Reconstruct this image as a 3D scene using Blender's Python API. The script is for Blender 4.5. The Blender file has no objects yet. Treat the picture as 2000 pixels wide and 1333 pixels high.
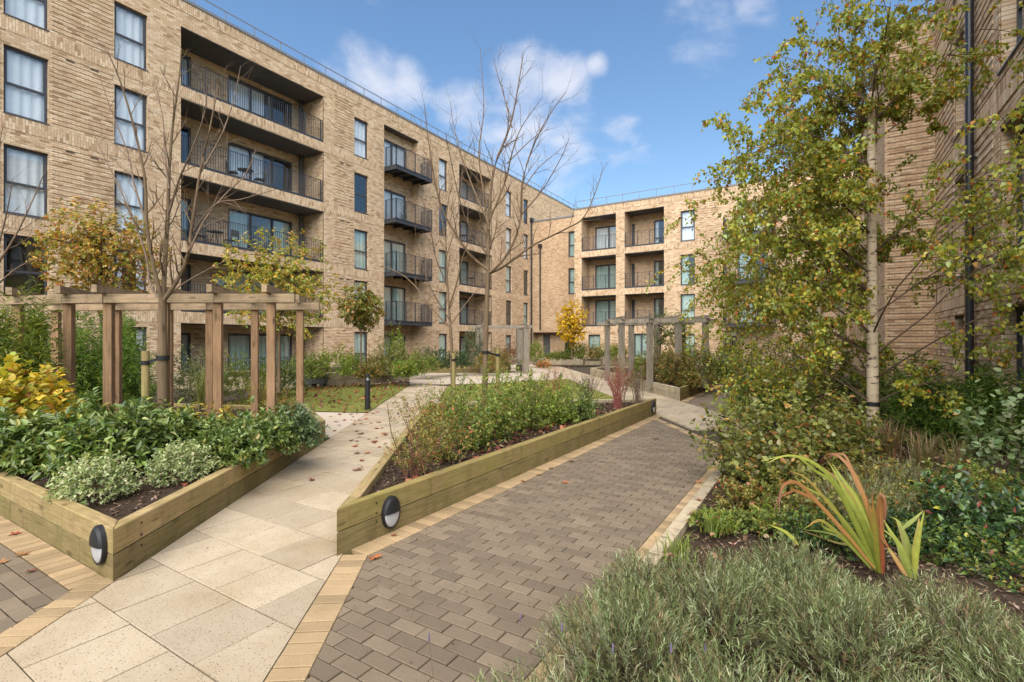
import bpy, math, random
import numpy as np
from mathutils import Vector, Matrix

# ------------------------------------------------------------------ camera, sky, sun, exposure
SC = bpy.context.scene
COL = SC.collection
FPX, YH, EYE = 970.0, 668.0, 1.6            # focal length and horizon in photo pixels, eye height in metres
TH = math.atan(600 / 970.0)                 # the view is turned this far left of the long facades
FW = (-math.sin(TH), math.cos(TH)); RT = (math.cos(TH), math.sin(TH))

cam_d = bpy.data.cameras.new('camera'); cam = bpy.data.objects.new('camera', cam_d); COL.objects.link(cam)
cam.location = (0, 0, EYE); cam.rotation_euler = (math.pi / 2, 0, TH)
cam_d.sensor_width = 36; cam_d.lens = 36 * FPX / 2000; cam_d.shift_y = (YH - 666.5) / 2000
cam_d.clip_start = 0.05; cam_d.clip_end = 3000
SC.camera = cam

SUN_AZ, SUN_EL = math.radians(160), math.radians(52)     # azimuth clockwise from +Y
sdir = Vector((math.sin(SUN_AZ) * math.cos(SUN_EL), math.cos(SUN_AZ) * math.cos(SUN_EL), math.sin(SUN_EL)))
W = bpy.data.worlds.new('World'); SC.world = W; W.use_nodes = True
wt = W.node_tree; wt.nodes.clear()
def wn(t, **k):
    n = wt.nodes.new(t)
    for a, b in k.items(): setattr(n, a, b)
    return n
wl = wt.links.new
sky = wn('ShaderNodeTexSky', sky_type='NISHITA', sun_disc=False, sun_elevation=SUN_EL, sun_rotation=SUN_AZ,
         air_density=1.25, dust_density=0.35, ozone_density=2.2, altitude=50)
hs = wn('ShaderNodeHueSaturation'); hs.inputs['Saturation'].default_value = 1.12; hs.inputs['Value'].default_value = 0.67
wl(sky.outputs[0], hs.inputs['Color'])
geo = wn('ShaderNodeTexCoord'); sep = wn('ShaderNodeSeparateXYZ'); wl(geo.outputs['Generated'], sep.inputs[0])
def wm(op, a, b=None):
    n = wn('ShaderNodeMath', operation=op)
    for i, v in enumerate((a, b)):
        if v is None: continue
        if isinstance(v, (int, float)): n.inputs[i].default_value = v
        else: wl(v, n.inputs[i])
    return n.outputs[0]
zc = wm('ADD', wm('MAXIMUM', sep.outputs[2], 0.0), 0.22)
cmb = wn('ShaderNodeCombineXYZ'); wl(wm('DIVIDE', sep.outputs[0], zc), cmb.inputs[0]); wl(wm('DIVIDE', sep.outputs[1], zc), cmb.inputs[1])
no1 = wn('ShaderNodeTexNoise'); no1.inputs['Scale'].default_value = 3.1; no1.inputs['Detail'].default_value = 9; no1.inputs['Roughness'].default_value = 0.58
no1.inputs['Distortion'].default_value = 0.25
wl(cmb.outputs[0], no1.inputs['Vector'])
def pxdir(px, py):
    u = (px - 1000) / FPX; v = (YH - py) / FPX
    return Vector((FW[0] + u * RT[0], FW[1] + u * RT[1], v)).normalized()
blob = None                                   # cumulus banks where the photograph shows them, on top of scattered cloud all round
for px, py, r, a in ((720, 165, .085, .32), (800, 170, .07, .28), (900, 215, .09, .3), (1010, 170, .075, .28), (1090, 165, .06, .27),
                     (1010, 270, .12, .3), (1100, 300, .09, .26), (1215, 255, .05, .26), (1230, 290, .06, .26), (1380, 20, .075, .24),
                     (1450, -5, .06, .2), (1165, 127, .022, .22), (1250, 178, .035, .12), (-700, 200, .2, .2), (2700, 150, .25, .2), (600, -600, .3, .18)):
    d = pxdir(px, py)
    vd = wn('ShaderNodeVectorMath', operation='DISTANCE'); wl(geo.outputs['Generated'], vd.inputs[0]); vd.inputs[1].default_value = d
    mr = wn('ShaderNodeMapRange', interpolation_type='SMOOTHSTEP'); wl(vd.outputs['Value'], mr.inputs[0])
    mr.inputs[1].default_value = 0; mr.inputs[2].default_value = r * 1.5; mr.inputs[3].default_value = a; mr.inputs[4].default_value = 0
    blob = mr.outputs[0] if blob is None else wm('MAXIMUM', blob, mr.outputs[0])
dens = wm('ADD', no1.outputs[0], blob)
cr = wn('ShaderNodeMapRange', interpolation_type='SMOOTHSTEP'); wl(dens, cr.inputs[0])
cr.inputs[1].default_value = 0.59; cr.inputs[2].default_value = 0.90; cr.inputs[3].default_value = 0; cr.inputs[4].default_value = 0.74
mixc = wn('ShaderNodeMixRGB'); wl(cr.outputs[0], mixc.inputs[0]); wl(hs.outputs[0], mixc.inputs[1]); mixc.inputs[2].default_value = (3.3, 3.3, 3.55, 1)
bg = wn('ShaderNodeBackground'); wl(mixc.outputs[0], bg.inputs[0]); bg.inputs[1].default_value = 0.05
wo = wn('ShaderNodeOutputWorld'); wl(bg.outputs[0], wo.inputs[0])

sl = bpy.data.lights.new('sun', 'SUN'); sl.energy = 1.5; sl.angle = math.radians(85); sl.color = (1.0, 0.94, 0.85)
so = bpy.data.objects.new('sun', sl); COL.objects.link(so); so.rotation_euler = sdir.to_track_quat('Z', 'Y').to_euler()
so.location = (0, 0, 40)
vs = SC.view_settings; vs.view_transform = 'Standard'; vs.look = 'None'; vs.gamma = 1; vs.exposure = 2.55; vs.use_curve_mapping = False
SC.cycles.use_denoising = True
SC.cycles.max_bounces = 6; SC.cycles.diffuse_bounces = 3; SC.cycles.glossy_bounces = 3; SC.cycles.transmission_bounces = 3
SC.cycles.transparent_max_bounces = 8; SC.cycles.sample_clamp_indirect = 6

# ------------------------------------------------------------------ pixel helpers
def dirn(px):
    u = (px - 1000) / FPX; return (FW[0] + u * RT[0], FW[1] + u * RT[1])
def G(px, py, z=0.0):                       # where the pixel's ray meets the level z
    d = (EYE - z) * FPX / (py - YH); a = dirn(px); return Vector((a[0] * d, a[1] * d, z))
def AT(px, py, d):                          # point at depth d along the view axis
    a = dirn(px); return Vector((a[0] * d, a[1] * d, EYE + (YH - py) * d / FPX))
def FX(px, py, X):
    a = dirn(px); d = X / a[0]; return a[1] * d, EYE + (YH - py) * d / FPX
def FY(px, py, Y):
    a = dirn(px); d = Y / a[1]; return a[0] * d, EYE + (YH - py) * d / FPX
rnd = random.Random(7); NR = np.random.RandomState(11)

# ------------------------------------------------------------------ objects
def link(o, parent=None):
    COL.objects.link(o)
    if parent is not None: o.parent = parent
    return o
def tag(o, label, cat, group=None):
    o['label'] = label; o['category'] = cat
    if group: o['group'] = group
    return o
def thing(name, label, cat, loc=(0, 0, 0), group=None, rz=0):
    o = link(bpy.data.objects.new(name, None)); o.location = loc; o.rotation_euler = (0, 0, rz); o.empty_display_size = .2
    return tag(o, label, cat, group)
def dup(o, parent=None, loc=None, rz=None):
    c = o.copy(); COL.objects.link(c)
    if parent is not None: c.parent = parent
    if loc is not None: c.location = loc
    if rz is not None: c.rotation_euler = (0, 0, rz)
    for ch in o.children: dup(ch, c)
    return c

class MB:
    def __init__(s): s.v = []; s.f = []; s.uv = {}; s.mi = []
    def face(s, pts, uv=None, mi=0):
        i = len(s.v); s.v += [tuple(p) for p in pts]; s.f.append(tuple(range(i, i + len(pts)))); s.mi.append(mi)
        if uv: s.uv[len(s.f) - 1] = uv
    def box(s, x0, y0, z0, x1, y1, z1, mi=0):
        P = [(x0, y0, z0), (x1, y0, z0), (x1, y1, z0), (x0, y1, z0), (x0, y0, z1), (x1, y0, z1), (x1, y1, z1), (x0, y1, z1)]
        s.hexa(P, mi)
    def hexa(s, P, mi=0):
        i = len(s.v); s.v += [tuple(p) for p in P]
        for q in ((3, 2, 1, 0), (4, 5, 6, 7), (0, 1, 5, 4), (1, 2, 6, 5), (2, 3, 7, 6), (3, 0, 4, 7)):
            s.f.append(tuple(i + k for k in q)); s.mi.append(mi)
    def beam(s, a, b, w, h, up=(0, 0, 1), mi=0):
        a = Vector(a); b = Vector(b); d = (b - a).normalized(); sd = d.cross(Vector(up))
        if sd.length < 1e-4: sd = Vector((1, 0, 0))
        sd.normalize(); u = sd.cross(d).normalized(); sd *= w / 2; u *= h / 2
        s.hexa([a - sd - u, a + sd - u, b + sd - u, b - sd - u, a - sd + u, a + sd + u, b + sd + u, b - sd + u], mi)
    def prism(s, poly, z0, z1, mi=0, bev=0.0):
        n = len(poly); i = len(s.v)
        s.v += [(p[0], p[1], z0) for p in poly]
        if bev:
            c = np.mean(np.array(poly)[:, :2], axis=0)
            s.v += [(p[0], p[1], z1 - bev) for p in poly]
            ins = inset(poly, bev)
            s.v += [(p[0], p[1], z1) for p in ins]
            for k in range(n):
                m = (k + 1) % n
                s.f.append((i + k, i + m, i + n + m, i + n + k)); s.mi.append(mi)
                s.f.append((i + n + k, i + n + m, i + 2 * n + m, i + 2 * n + k)); s.mi.append(mi)
            s.f.append(tuple(i + 2 * n + k for k in range(n))); s.mi.append(mi)
        else:
            s.v += [(p[0], p[1], z1) for p in poly]
            for k in range(n):
                m = (k + 1) % n
                s.f.append((i + k, i + m, i + n + m, i + n + k)); s.mi.append(mi)
            s.f.append(tuple(i + n + k for k in range(n))); s.mi.append(mi)
    def tube(s, pts, rad, n=6, cap=True, mi=0):
        pts = [Vector(p) for p in pts]; rings = []
        for k, p in enumerate(pts):
            d = (pts[min(k + 1, len(pts) - 1)] - pts[max(k - 1, 0)])
            if d.length < 1e-7: d = Vector((0, 0, 1))
            d.normalize(); a = d.cross(Vector((0, 0, 1)) if abs(d.z) < .95 else Vector((1, 0, 0))).normalized(); b = d.cross(a)
            r = rad[k] if hasattr(rad, '__len__') else rad
            i = len(s.v); s.v += [tuple(p + (a * math.cos(t) + b * math.sin(t)) * r) for t in [2 * math.pi * q / n for q in range(n)]]
            rings.append(i)
        for a, b in zip(rings, rings[1:]):
            for q in range(n):
                s.f.append((a + q, a + (q + 1) % n, b + (q + 1) % n, b + q)); s.mi.append(mi)
        if cap:
            s.f.append(tuple(rings[0] + q for q in range(n))[::-1]); s.mi.append(mi)
            s.f.append(tuple(rings[-1] + q for q in range(n))); s.mi.append(mi)
    def lathe(s, prof, n=16, c=(0, 0, 0), mi=0):
        rings = []
        for r, z in prof:
            i = len(s.v); s.v += [(c[0] + r * math.cos(2 * math.pi * q / n), c[1] + r * math.sin(2 * math.pi * q / n), c[2] + z) for q in range(n)]
            rings.append(i)
        for a, b in zip(rings, rings[1:]):
            for q in range(n):
                s.f.append((a + q, a + (q + 1) % n, b + (q + 1) % n, b + q)); s.mi.append(mi)
        s.f.append(tuple(rings[-1] + q for q in range(n))); s.mi.append(mi)
    def mesh(s, name, mats, smooth=False):
        me = bpy.data.meshes.new(name); me.from_pydata(s.v, [], s.f)
        for m in (mats if isinstance(mats, (list, tuple)) else [mats]): me.materials.append(m)
        if any(s.mi): me.polygons.foreach_set('material_index', s.mi)
        if s.uv:
            l = me.uv_layers.new(name='UVMap')
            for k, p in enumerate(me.polygons):
                if k in s.uv:
                    for li, u in zip(p.loop_indices, s.uv[k]): l.data[li].uv = u
        if smooth: me.polygons.foreach_set('use_smooth', [True] * len(me.polygons))
        me.update(); return me
    def build(s, name, mats, parent=None, smooth=False, loc=None, kind=None):
        o = link(bpy.data.objects.new(name, s.mesh(name, mats, smooth)), parent)
        if loc is not None: o.location = loc
        if kind: o['kind'] = kind
        return o

def inset(poly, w):
    n = len(poly); out = []
    area = sum(poly[k][0] * poly[(k + 1) % n][1] - poly[(k + 1) % n][0] * poly[k][1] for k in range(n))
    sg = 1 if area > 0 else -1
    for k in range(n):
        p0 = Vector(poly[k - 1][:2]); p1 = Vector(poly[k][:2]); p2 = Vector(poly[(k + 1) % n][:2])
        d1 = (p1 - p0); d2 = (p2 - p1)
        if d1.length < 1e-6 or d2.length < 1e-6: out.append(tuple(p1)); continue
        d1.normalize(); d2.normalize()
        n1 = Vector((-d1.y, d1.x)) * sg; n2 = Vector((-d2.y, d2.x)) * sg
        m = n1 + n2; q = m.dot(n1)
        out.append(tuple(p1 + m * (w / max(q, .25))) if m.length > 1e-6 else tuple(p1 + n1 * w))
    return out
def clip(poly, conv):                        # convex clip of a polygon, conv counter-clockwise
    out = [tuple(p[:2]) for p in poly]
    for k in range(len(conv)):
        a, b = conv[k], conv[(k + 1) % len(conv)]
        def side(p): return (b[0] - a[0]) * (p[1] - a[1]) - (b[1] - a[1]) * (p[0] - a[0])
        res = []
        for i in range(len(out)):
            p, q = out[i - 1], out[i]; sp, sq = side(p), side(q)
            if (sp >= 0) != (sq >= 0):
                t = sp / (sp - sq); res.append((p[0] + (q[0] - p[0]) * t, p[1] + (q[1] - p[1]) * t))
            if sq >= 0: res.append(q)
        out = res
        if len(out) < 3: return []
    return out
def parea(p): return abs(sum(p[k - 1][0] * p[k][1] - p[k][0] * p[k - 1][1] for k in range(len(p)))) / 2
def inside(p, poly):
    c = False
    for k in range(len(poly)):
        a, b = poly[k - 1], poly[k]
        if (a[1] > p[1]) != (b[1] > p[1]) and p[0] < (b[0] - a[0]) * (p[1] - a[1]) / (b[1] - a[1]) + a[0]: c = not c
    return c

# ------------------------------------------------------------------ materials
MATS = {}
class NT:
    def __init__(s, name):
        s.m = bpy.data.materials.new(name); s.m.use_nodes = True; s.t = s.m.node_tree; s.t.nodes.clear()
        s.out = s.t.nodes.new('ShaderNodeOutputMaterial'); s.b = s.t.nodes.new('ShaderNodeBsdfPrincipled'); s.l(s.b.outputs[0], s.out.inputs[0])
        MATS[name] = s.m
    def n(s, t, **k):
        x = s.t.nodes.new(t)
        for a, v in k.items(): setattr(x, a, v)
        return x
    def l(s, a, b): s.t.links.new(a, b)
    def coord(s, kind='Object'): return s.n('ShaderNodeTexCoord').outputs[kind]
    def noise(s, vec, scale, detail=4, rough=.55, sxyz=None):
        if sxyz:
            mp = s.n('ShaderNodeMapping'); mp.inputs['Scale'].default_value = sxyz; s.l(vec, mp.inputs[0]); vec = mp.outputs[0]
        x = s.n('ShaderNodeTexNoise'); x.inputs['Scale'].default_value = scale; x.inputs['Detail'].default_value = detail; x.inputs['Roughness'].default_value = rough
        s.l(vec, x.inputs['Vector']); return x.outputs[0]
    def ramp(s, fac, stops):
        r = s.n('ShaderNodeValToRGB'); e = r.color_ramp.elements
        while len(e) < len(stops): e.new(.5)
        for k, (p, c) in enumerate(stops): e[k].position = p; e[k].color = (c[0], c[1], c[2], 1)
        s.l(fac, r.inputs[0]); return r.outputs[0]
    def mix(s, fac, a, b, mode='MIX'):
        x = s.n('ShaderNodeMixRGB', blend_type=mode)
        for i, v in enumerate((fac, a, b)):
            if isinstance(v, (int, float)): x.inputs[i].default_value = v
            elif isinstance(v, tuple): x.inputs[i].default_value = (v[0], v[1], v[2], 1)
            else: s.l(v, x.inputs[i])
        return x.outputs[0]
    def math(s, op, a, b=0.0):
        x = s.n('ShaderNodeMath', operation=op)
        for i, v in enumerate((a, b)):
            if isinstance(v, (int, float)): x.inputs[i].default_value = v
            else: s.l(v, x.inputs[i])
        return x.outputs[0]
    def bump(s, h, strength=.4, dist=.01):
        x = s.n('ShaderNodeBump'); x.inputs['Strength'].default_value = strength; x.inputs['Distance'].default_value = dist
        s.l(h, x.inputs['Height']); s.l(x.outputs[0], s.b.inputs['Normal'])
    def set(s, col=None, rough=.7, spec=.3, metal=0):
        if col is not None:
            if isinstance(col, tuple): s.b.inputs['Base Color'].default_value = (col[0], col[1], col[2], 1)
            else: s.l(col, s.b.inputs['Base Color'])
        s.b.inputs['Roughness'].default_value = rough; s.b.inputs['Specular IOR Level'].default_value = spec; s.b.inputs['Metallic'].default_value = metal
        return s.m
def objrand(n): return n.n('ShaderNodeObjectInfo').outputs['Random']

def brick_mat(name, cA, cB, cC, mortar, geomode=False):
    n = NT(name)
    if geomode:                               # colour for walls whose bricks are real geometry
        isl = n.n('ShaderNodeNewGeometry').outputs['Random Per Island']
        r = n.math('FRACT', n.math('ADD', isl, objrand(n)))
        base = n.ramp(r, [(0, cB), (.35, cA), (.7, cA), (.85, cC), (1, cB)])
        c = n.coord(); ns = n.noise(c, 45, 5, .65)
        base = n.mix(.45, base, n.ramp(ns, [(.3, (.55, .52, .5)), (.7, (1.25, 1.2, 1.15))]), 'MULTIPLY')
        n.bump(ns, .5, .006); return n.set(base, .85, .2)
    uv = n.coord('UV')
    b = n.n('ShaderNodeTexBrick'); b.inputs['Scale'].default_value = 1; b.inputs['Brick Width'].default_value = .225; b.inputs['Row Height'].default_value = .075
    b.inputs['Mortar Size'].default_value = .0065; b.inputs['Mortar Smooth'].default_value = .25; b.inputs['Bias'].default_value = 0
    b.inputs['Color1'].default_value = (0, 0, 0, 1); b.inputs['Color2'].default_value = (1, 1, 1, 1); b.inputs['Mortar'].default_value = (.5, .5, .5, 1)
    n.l(uv, b.inputs['Vector'])
    base = n.ramp(b.outputs['Color'], [(0, cB), (.22, cA), (.6, cA), (.8, cC), (1, cC)])
    fine = n.noise(uv, 38, 4, .7); big = n.noise(uv, .55, 4, .6)
    base = n.mix(.5, base, n.ramp(fine, [(.3, (.62, .58, .54)), (.7, (1.2, 1.17, 1.12))]), 'MULTIPLY')
    base = n.mix(.35, base, n.ramp(big, [(.3, (.72, .68, .66)), (.7, (1.15, 1.13, 1.08))]), 'MULTIPLY')
    strk = n.noise(uv, 1.0, 5, .65, (2.2, .22, 1)); base = n.mix(.3, base, n.ramp(strk, [(.35, (.72, .69, .66)), (.6, (1.06, 1.05, 1.03))]), 'MULTIPLY')
    col = n.mix(b.outputs['Fac'], base, mortar)
    hgt = n.math('ADD', n.math('MULTIPLY', b.outputs['Fac'], -1.0), n.math('MULTIPLY', fine, .35))
    n.bump(hgt, .9, .012); return n.set(col, .88, .15)
BUFF = ((.60, .43, .272), (.36, .23, .13), (.71, .555, .385))
M_BRICK = brick_mat('buff_brickwork', *BUFF, (.36, .285, .20))
M_BRICKG = brick_mat('buff_brick_pieces', (.60, .43, .275), (.38, .245, .14), (.74, .59, .42), None, True)
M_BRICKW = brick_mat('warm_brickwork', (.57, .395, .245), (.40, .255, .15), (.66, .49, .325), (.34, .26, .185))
def plain(name, col, rough=.6, spec=.3, metal=0, var=.25, scale=6, bump=0, bscale=60):
    n = NT(name); c = n.coord(); ns = n.noise(c, scale, 5, .6)
    cc = n.mix(1.0, col, n.ramp(ns, [(.25, (1 - var,) * 3), (.75, (1 + var,) * 3)]), 'MULTIPLY')
    if bump: n.bump(n.noise(c, bscale, 4, .6), bump, .01)
    return n.set(cc, rough, spec, metal)
M_MORTAR = plain('mortar', (.30, .24, .17), .95, .1, bump=.4)
M_FRAME = plain('grey_frame_paint', (.052, .052, .058), .45, .4, var=.12)
M_METAL = plain('dark_grey_metal', (.036, .038, .043), .5, .4, var=.2)
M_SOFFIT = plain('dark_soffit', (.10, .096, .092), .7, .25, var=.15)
M_COPING = plain('coping_metal', (.16, .165, .175), .45, .5, var=.12)
M_PIPE = plain('black_pipe', (.018, .018, .02), .35, .5, var=.2)
M_PLASTIC = plain('black_plastic', (.013, .013, .014), .45, .4, var=.2)
M_DIFF = plain('frosted_diffuser', (.36, .355, .355), .4, .5, var=.05)
M_FLOOR = plain('balcony_floor', (.22, .21, .2), .8, .2)
M_ROOM = plain('room_wall', (.34, .32, .29), .9, .1)
M_CURT = plain('sheer_curtain', (.66, .70, .73), .9, .1, var=.04)
M_CURTG = plain('teal_curtain', (.36, .47, .43), .9, .1, var=.06)
M_SILL = plain('grey_sill', (.085, .085, .092), .5, .4, var=.1)
M_RUBBER = plain('black_tree_tie', (.012, .012, .013), .6, .3)
M_CLOCK = plain('clock_face', (.55, .66, .66), .5, .3, var=.03)
M_SOIL = plain('dark_soil', (.045, .03, .02), .95, .1, var=.5, scale=25, bump=.9, bscale=45)
M_GROUND = plain('ground_earth', (.09, .07, .05), .95, .1, var=.3, scale=2, bump=.5)
M_BED = plain('joint_sand', (.06, .047, .034), .95, .1, var=.35, scale=18)

n = NT('window_glass'); n.t.nodes.remove(n.b)
tr = n.n('ShaderNodeBsdfTransparent'); tr.inputs[0].default_value = (.985, .99, .985, 1); gl = n.n('ShaderNodeBsdfGlossy'); gl.inputs['Roughness'].default_value = .015; gl.inputs[0].default_value = (.9, .95, 1, 1)
fr = n.n('ShaderNodeLayerWeight'); fr.inputs[0].default_value = .5; fm = n.math('ADD', n.math('MULTIPLY', n.math('POWER', fr.outputs['Facing'], 4.0), .9), .075); fm2 = n.math('MINIMUM', fm, .95)
bp = n.n('ShaderNodeBump'); bp.inputs['Strength'].default_value = .05; bp.inputs['Distance'].default_value = .02; n.l(n.noise(n.coord(), 1.1, 2), bp.inputs['Height']); n.l(bp.outputs[0], gl.inputs['Normal'])
ms = n.n('ShaderNodeMixShader'); n.l(fm2, ms.inputs[0]); n.l(tr.outputs[0], ms.inputs[1]); n.l(gl.outputs[0], ms.inputs[2]); n.l(ms.outputs[0], n.out.inputs[0])
M_GLASS = n.m

def timber(name, a, b, algae=.0, acol=(.20, .22, .035), rough=.8, axis='x', ascale=3.0):
    n = NT(name); c = n.coord(); rnd_ = objrand(n)
    off = n.n('ShaderNodeVectorMath', operation='ADD'); cm = n.n('ShaderNodeCombineXYZ'); n.l(n.math('MULTIPLY', rnd_, 37.0), cm.inputs[0]); n.l(n.math('MULTIPLY', rnd_, 11.0), cm.inputs[2])
    n.l(c, off.inputs[0]); n.l(cm.outputs[0], off.inputs[1]); v = off.outputs[0]
    s = {'x': (1.2, 14, 14), 'z': (14, 14, 1.0)}[axis]
    g = n.noise(v, 3.0, 6, .65, s); big = n.noise(v, 2.2, 4, .6); spot = n.noise(v, 9, 3, .6)
    col = n.ramp(g, [(.25, b), (.55, a), (.8, tuple(x * 1.12 for x in a))])
    col = n.mix(.5, col, n.ramp(big, [(.3, (.68, .66, .62)), (.7, (1.15, 1.15, 1.12))]), 'MULTIPLY')
    st = n.noise(v, 2.4, 5, .7, (2.4, 2.4, .7) if axis == 'x' else (3, 3, .5)); col = n.mix(.6, col, n.ramp(st, [(.32, (.45, .42, .38)), (.5, (1, 1, 1)), (.75, (1.14, 1.12, 1.08))]), 'MULTIPLY')
    col = n.mix(.45, col, n.ramp(rnd_, [(0, (.72, .74, .7)), (1, (1.2, 1.16, 1.12))]), 'MULTIPLY')
    col = n.mix(n.ramp(spot, [(.70, (0, 0, 0)), (.76, (.55, .55, .55))]), col, tuple(x * .45 for x in b))
    vk = n.n('ShaderNodeTexVoronoi'); vk.inputs['Scale'].default_value = 1.0; mk = n.n('ShaderNodeMapping'); mk.inputs['Scale'].default_value = (2.6, 9, 9) if axis == 'x' else (9, 9, 2.6); n.l(v, mk.inputs[0]); n.l(mk.outputs[0], vk.inputs['Vector'])
    col = n.mix(n.ramp(vk.outputs['Distance'], [(.10, (.75, .75, .75)), (.19, (0, 0, 0))]), col, tuple(x * .4 for x in b))
    ck_ = n.noise(v, 1.0, 3, .5, (.8, 42, 42) if axis == 'x' else (42, 42, .8)); col = n.mix(n.ramp(ck_, [(.66, (0, 0, 0)), (.70, (.6, .6, .6))]), col, tuple(x * .35 for x in b))
    if algae:
        al = n.noise(v, ascale, 5, .65); am = n.ramp(al, [(.42 - .12 * algae, (0, 0, 0)), (.68, (algae, algae, algae))])
        col = n.mix(am, col, acol)
    n.bump(g, .5, .008); return n.set(col, rough, .2)
M_SLEEP = timber('treated_sleeper', (.34, .245, .125), (.18, .12, .055), .5, (.21, .175, .05))
M_SLEEPG = timber('green_sleeper', (.29, .21, .095), (.145, .10, .042), .7, (.165, .145, .03), ascale=2.2)
M_DAMP = timber('damp_sleeper', (.225, .165, .08), (.105, .072, .034), .7, (.125, .112, .03), ascale=2.6)
M_SLEEPT = timber('grey_timber', (.40, .33, .235), (.25, .2, .14), .3, (.22, .2, .08))
M_POST = timber('pergola_timber', (.29, .175, .10), (.17, .095, .05), .2, (.22, .18, .08), axis='z')
M_BEAM = timber('pergola_beam_timber', (.33, .235, .15), (.19, .13, .075), .2, (.2, .18, .08), axis='x')
M_STAKE = timber('stake_timber', (.30, .225, .10), (.19, .14, .06), .6, (.17, .165, .05), axis='z')
M_OLD = timber('weathered_grey_timber', (.26, .22, .18), (.15, .125, .10), .2, (.15, .14, .07), axis='z')
M_BARK = timber('young_tree_bark', (.165, .11, .068), (.085, .055, .034), .3, (.14, .12, .055), axis='z')
M_TWIG = plain('twig_bark', (.10, .066, .043), .8, .2, var=.35, scale=12)
M_TWIGP = plain('pale_twig_bark', (.145, .10, .068), .8, .2, var=.3, scale=12)
M_RED = plain('red_dogwood_bark', (.24, .075, .06), .6, .3, var=.3, scale=10)
M_RUSTY = plain('rusty_stem', (.15, .065, .042), .7, .2, var=.35, scale=12)
M_STEM = plain('plant_stem', (.10, .075, .045), .8, .2, var=.35, scale=14)
n = NT('birch_bark'); c = n.coord(); v1 = n.noise(c, 3.2, 5, .7, (2.5, 2.5, 9)); v2 = n.noise(c, 2.0, 4, .6)
col = n.ramp(v2, [(.3, (.34, .25, .155)), (.6, (.50, .40, .275)), (.8, (.40, .30, .19))])
col = n.mix(n.ramp(v1, [(.56, (0, 0, 0)), (.63, (1, 1, 1))]), col, (.045, .03, .022))
sp = n.n('ShaderNodeSeparateXYZ'); n.l(c, sp.inputs[0])
lowm = n.n('ShaderNodeMapRange'); n.l(sp.outputs[2], lowm.inputs[0]); lowm.inputs[1].default_value = .75; lowm.inputs[2].default_value = .1
crk = n.noise(c, 7, 5, .7, (5, 5, 1.2)); col = n.mix(n.math('MULTIPLY', lowm.outputs[0], n.math('GREATER_THAN', crk, .5)), col, (.05, .035, .025))
n.bump(v1, .5, .01); M_BIRCH = n.set(col, .75, .25)

def stone(name, a, b, speck=.0, rough=.8, spec=.3, stain=(.38, .29, .13), stn=.4, piece=.18):
    n = NT(name); c = n.n('ShaderNodeNewGeometry').outputs['Position']
    isl = n.n('ShaderNodeNewGeometry').outputs['Random Per Island']; r = n.math('FRACT', n.math('ADD', isl, n.math('MULTIPLY', objrand(n), 3.7)))
    fine = n.noise(c, 120, 3, .7); mid = n.noise(c, 6, 5, .65); big = n.noise(c, 1.3, 4, .6)
    col = n.mix(mid, a, b)
    col = n.mix(1.0, col, n.ramp(r, [(0, (1 - piece,) * 3), (1, (1 + piece,) * 3)]), 'MULTIPLY')
    col = n.mix(n.ramp(big, [(.45, (0, 0, 0)), (.7, (stn, stn, stn))]), col, stain)
    if speck:
        vo = n.n('ShaderNodeTexVoronoi'); vo.inputs['Scale'].default_value = 55; n.l(c, vo.inputs['Vector'])
        col = n.mix(n.math('MULTIPLY', n.math('LESS_THAN', vo.outputs['Distance'], .2), speck), col, (.12, .08, .045))
    col = n.mix(.55, col, n.ramp(fine, [(.3, (.62, .6, .58)), (.7, (1.22, 1.2, 1.18))]), 'MULTIPLY')
    n.bump(fine, .35, .004); return n.set(col, rough, spec)
M_FLAG = stone('pale_flagstone', (.415, .345, .25), (.30, .235, .155), .85, stain=(.26, .19, .105), stn=.6, piece=.14)
M_PAVER = stone('grey_brown_paver', (.175, .134, .090), (.126, .095, .063), .0, stain=(.10, .075, .048), stn=.45, piece=.2)
M_EDGE = stone('buff_edging_brick', (.35, .25, .14), (.265, .18, .095), .0, stain=(.18, .135, .065), stn=.6, piece=.24)
M_FARPAVE = stone('far_paving', (.46, .39, .31), (.38, .31, .24), .3, stn=.3, piece=.03)

def leafmat(name, rough=.45, trans=.35, spec=.35):
    n = NT(name); a = n.n('ShaderNodeVertexColor'); a.layer_name = 'Col'
    c = n.coord(); ns = n.noise(c, 30, 3, .6)
    col = n.mix(.5, a.outputs[0], n.ramp(ns, [(.3, (.72, .72, .7)), (.7, (1.2, 1.2, 1.15))]), 'MULTIPLY')
    n.set(col, rough, spec)
    t = n.n('ShaderNodeBsdfTranslucent'); n.l(n.mix(1.0, col, (1.25, 1.3, .6), 'MULTIPLY'), t.inputs[0])
    m = n.n('ShaderNodeMixShader'); m.inputs[0].default_value = trans; n.l(n.b.outputs[0], m.inputs[1]); n.l(t.outputs[0], m.inputs[2]); n.l(m.outputs[0], n.out.inputs[0])
    return n.m
M_LEAF = leafmat('leaf'); M_GLOSSY = leafmat('glossy_leaf', .34, .22, .5); M_DRY = leafmat('dry_leaf', .75, .15, .2)

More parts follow.
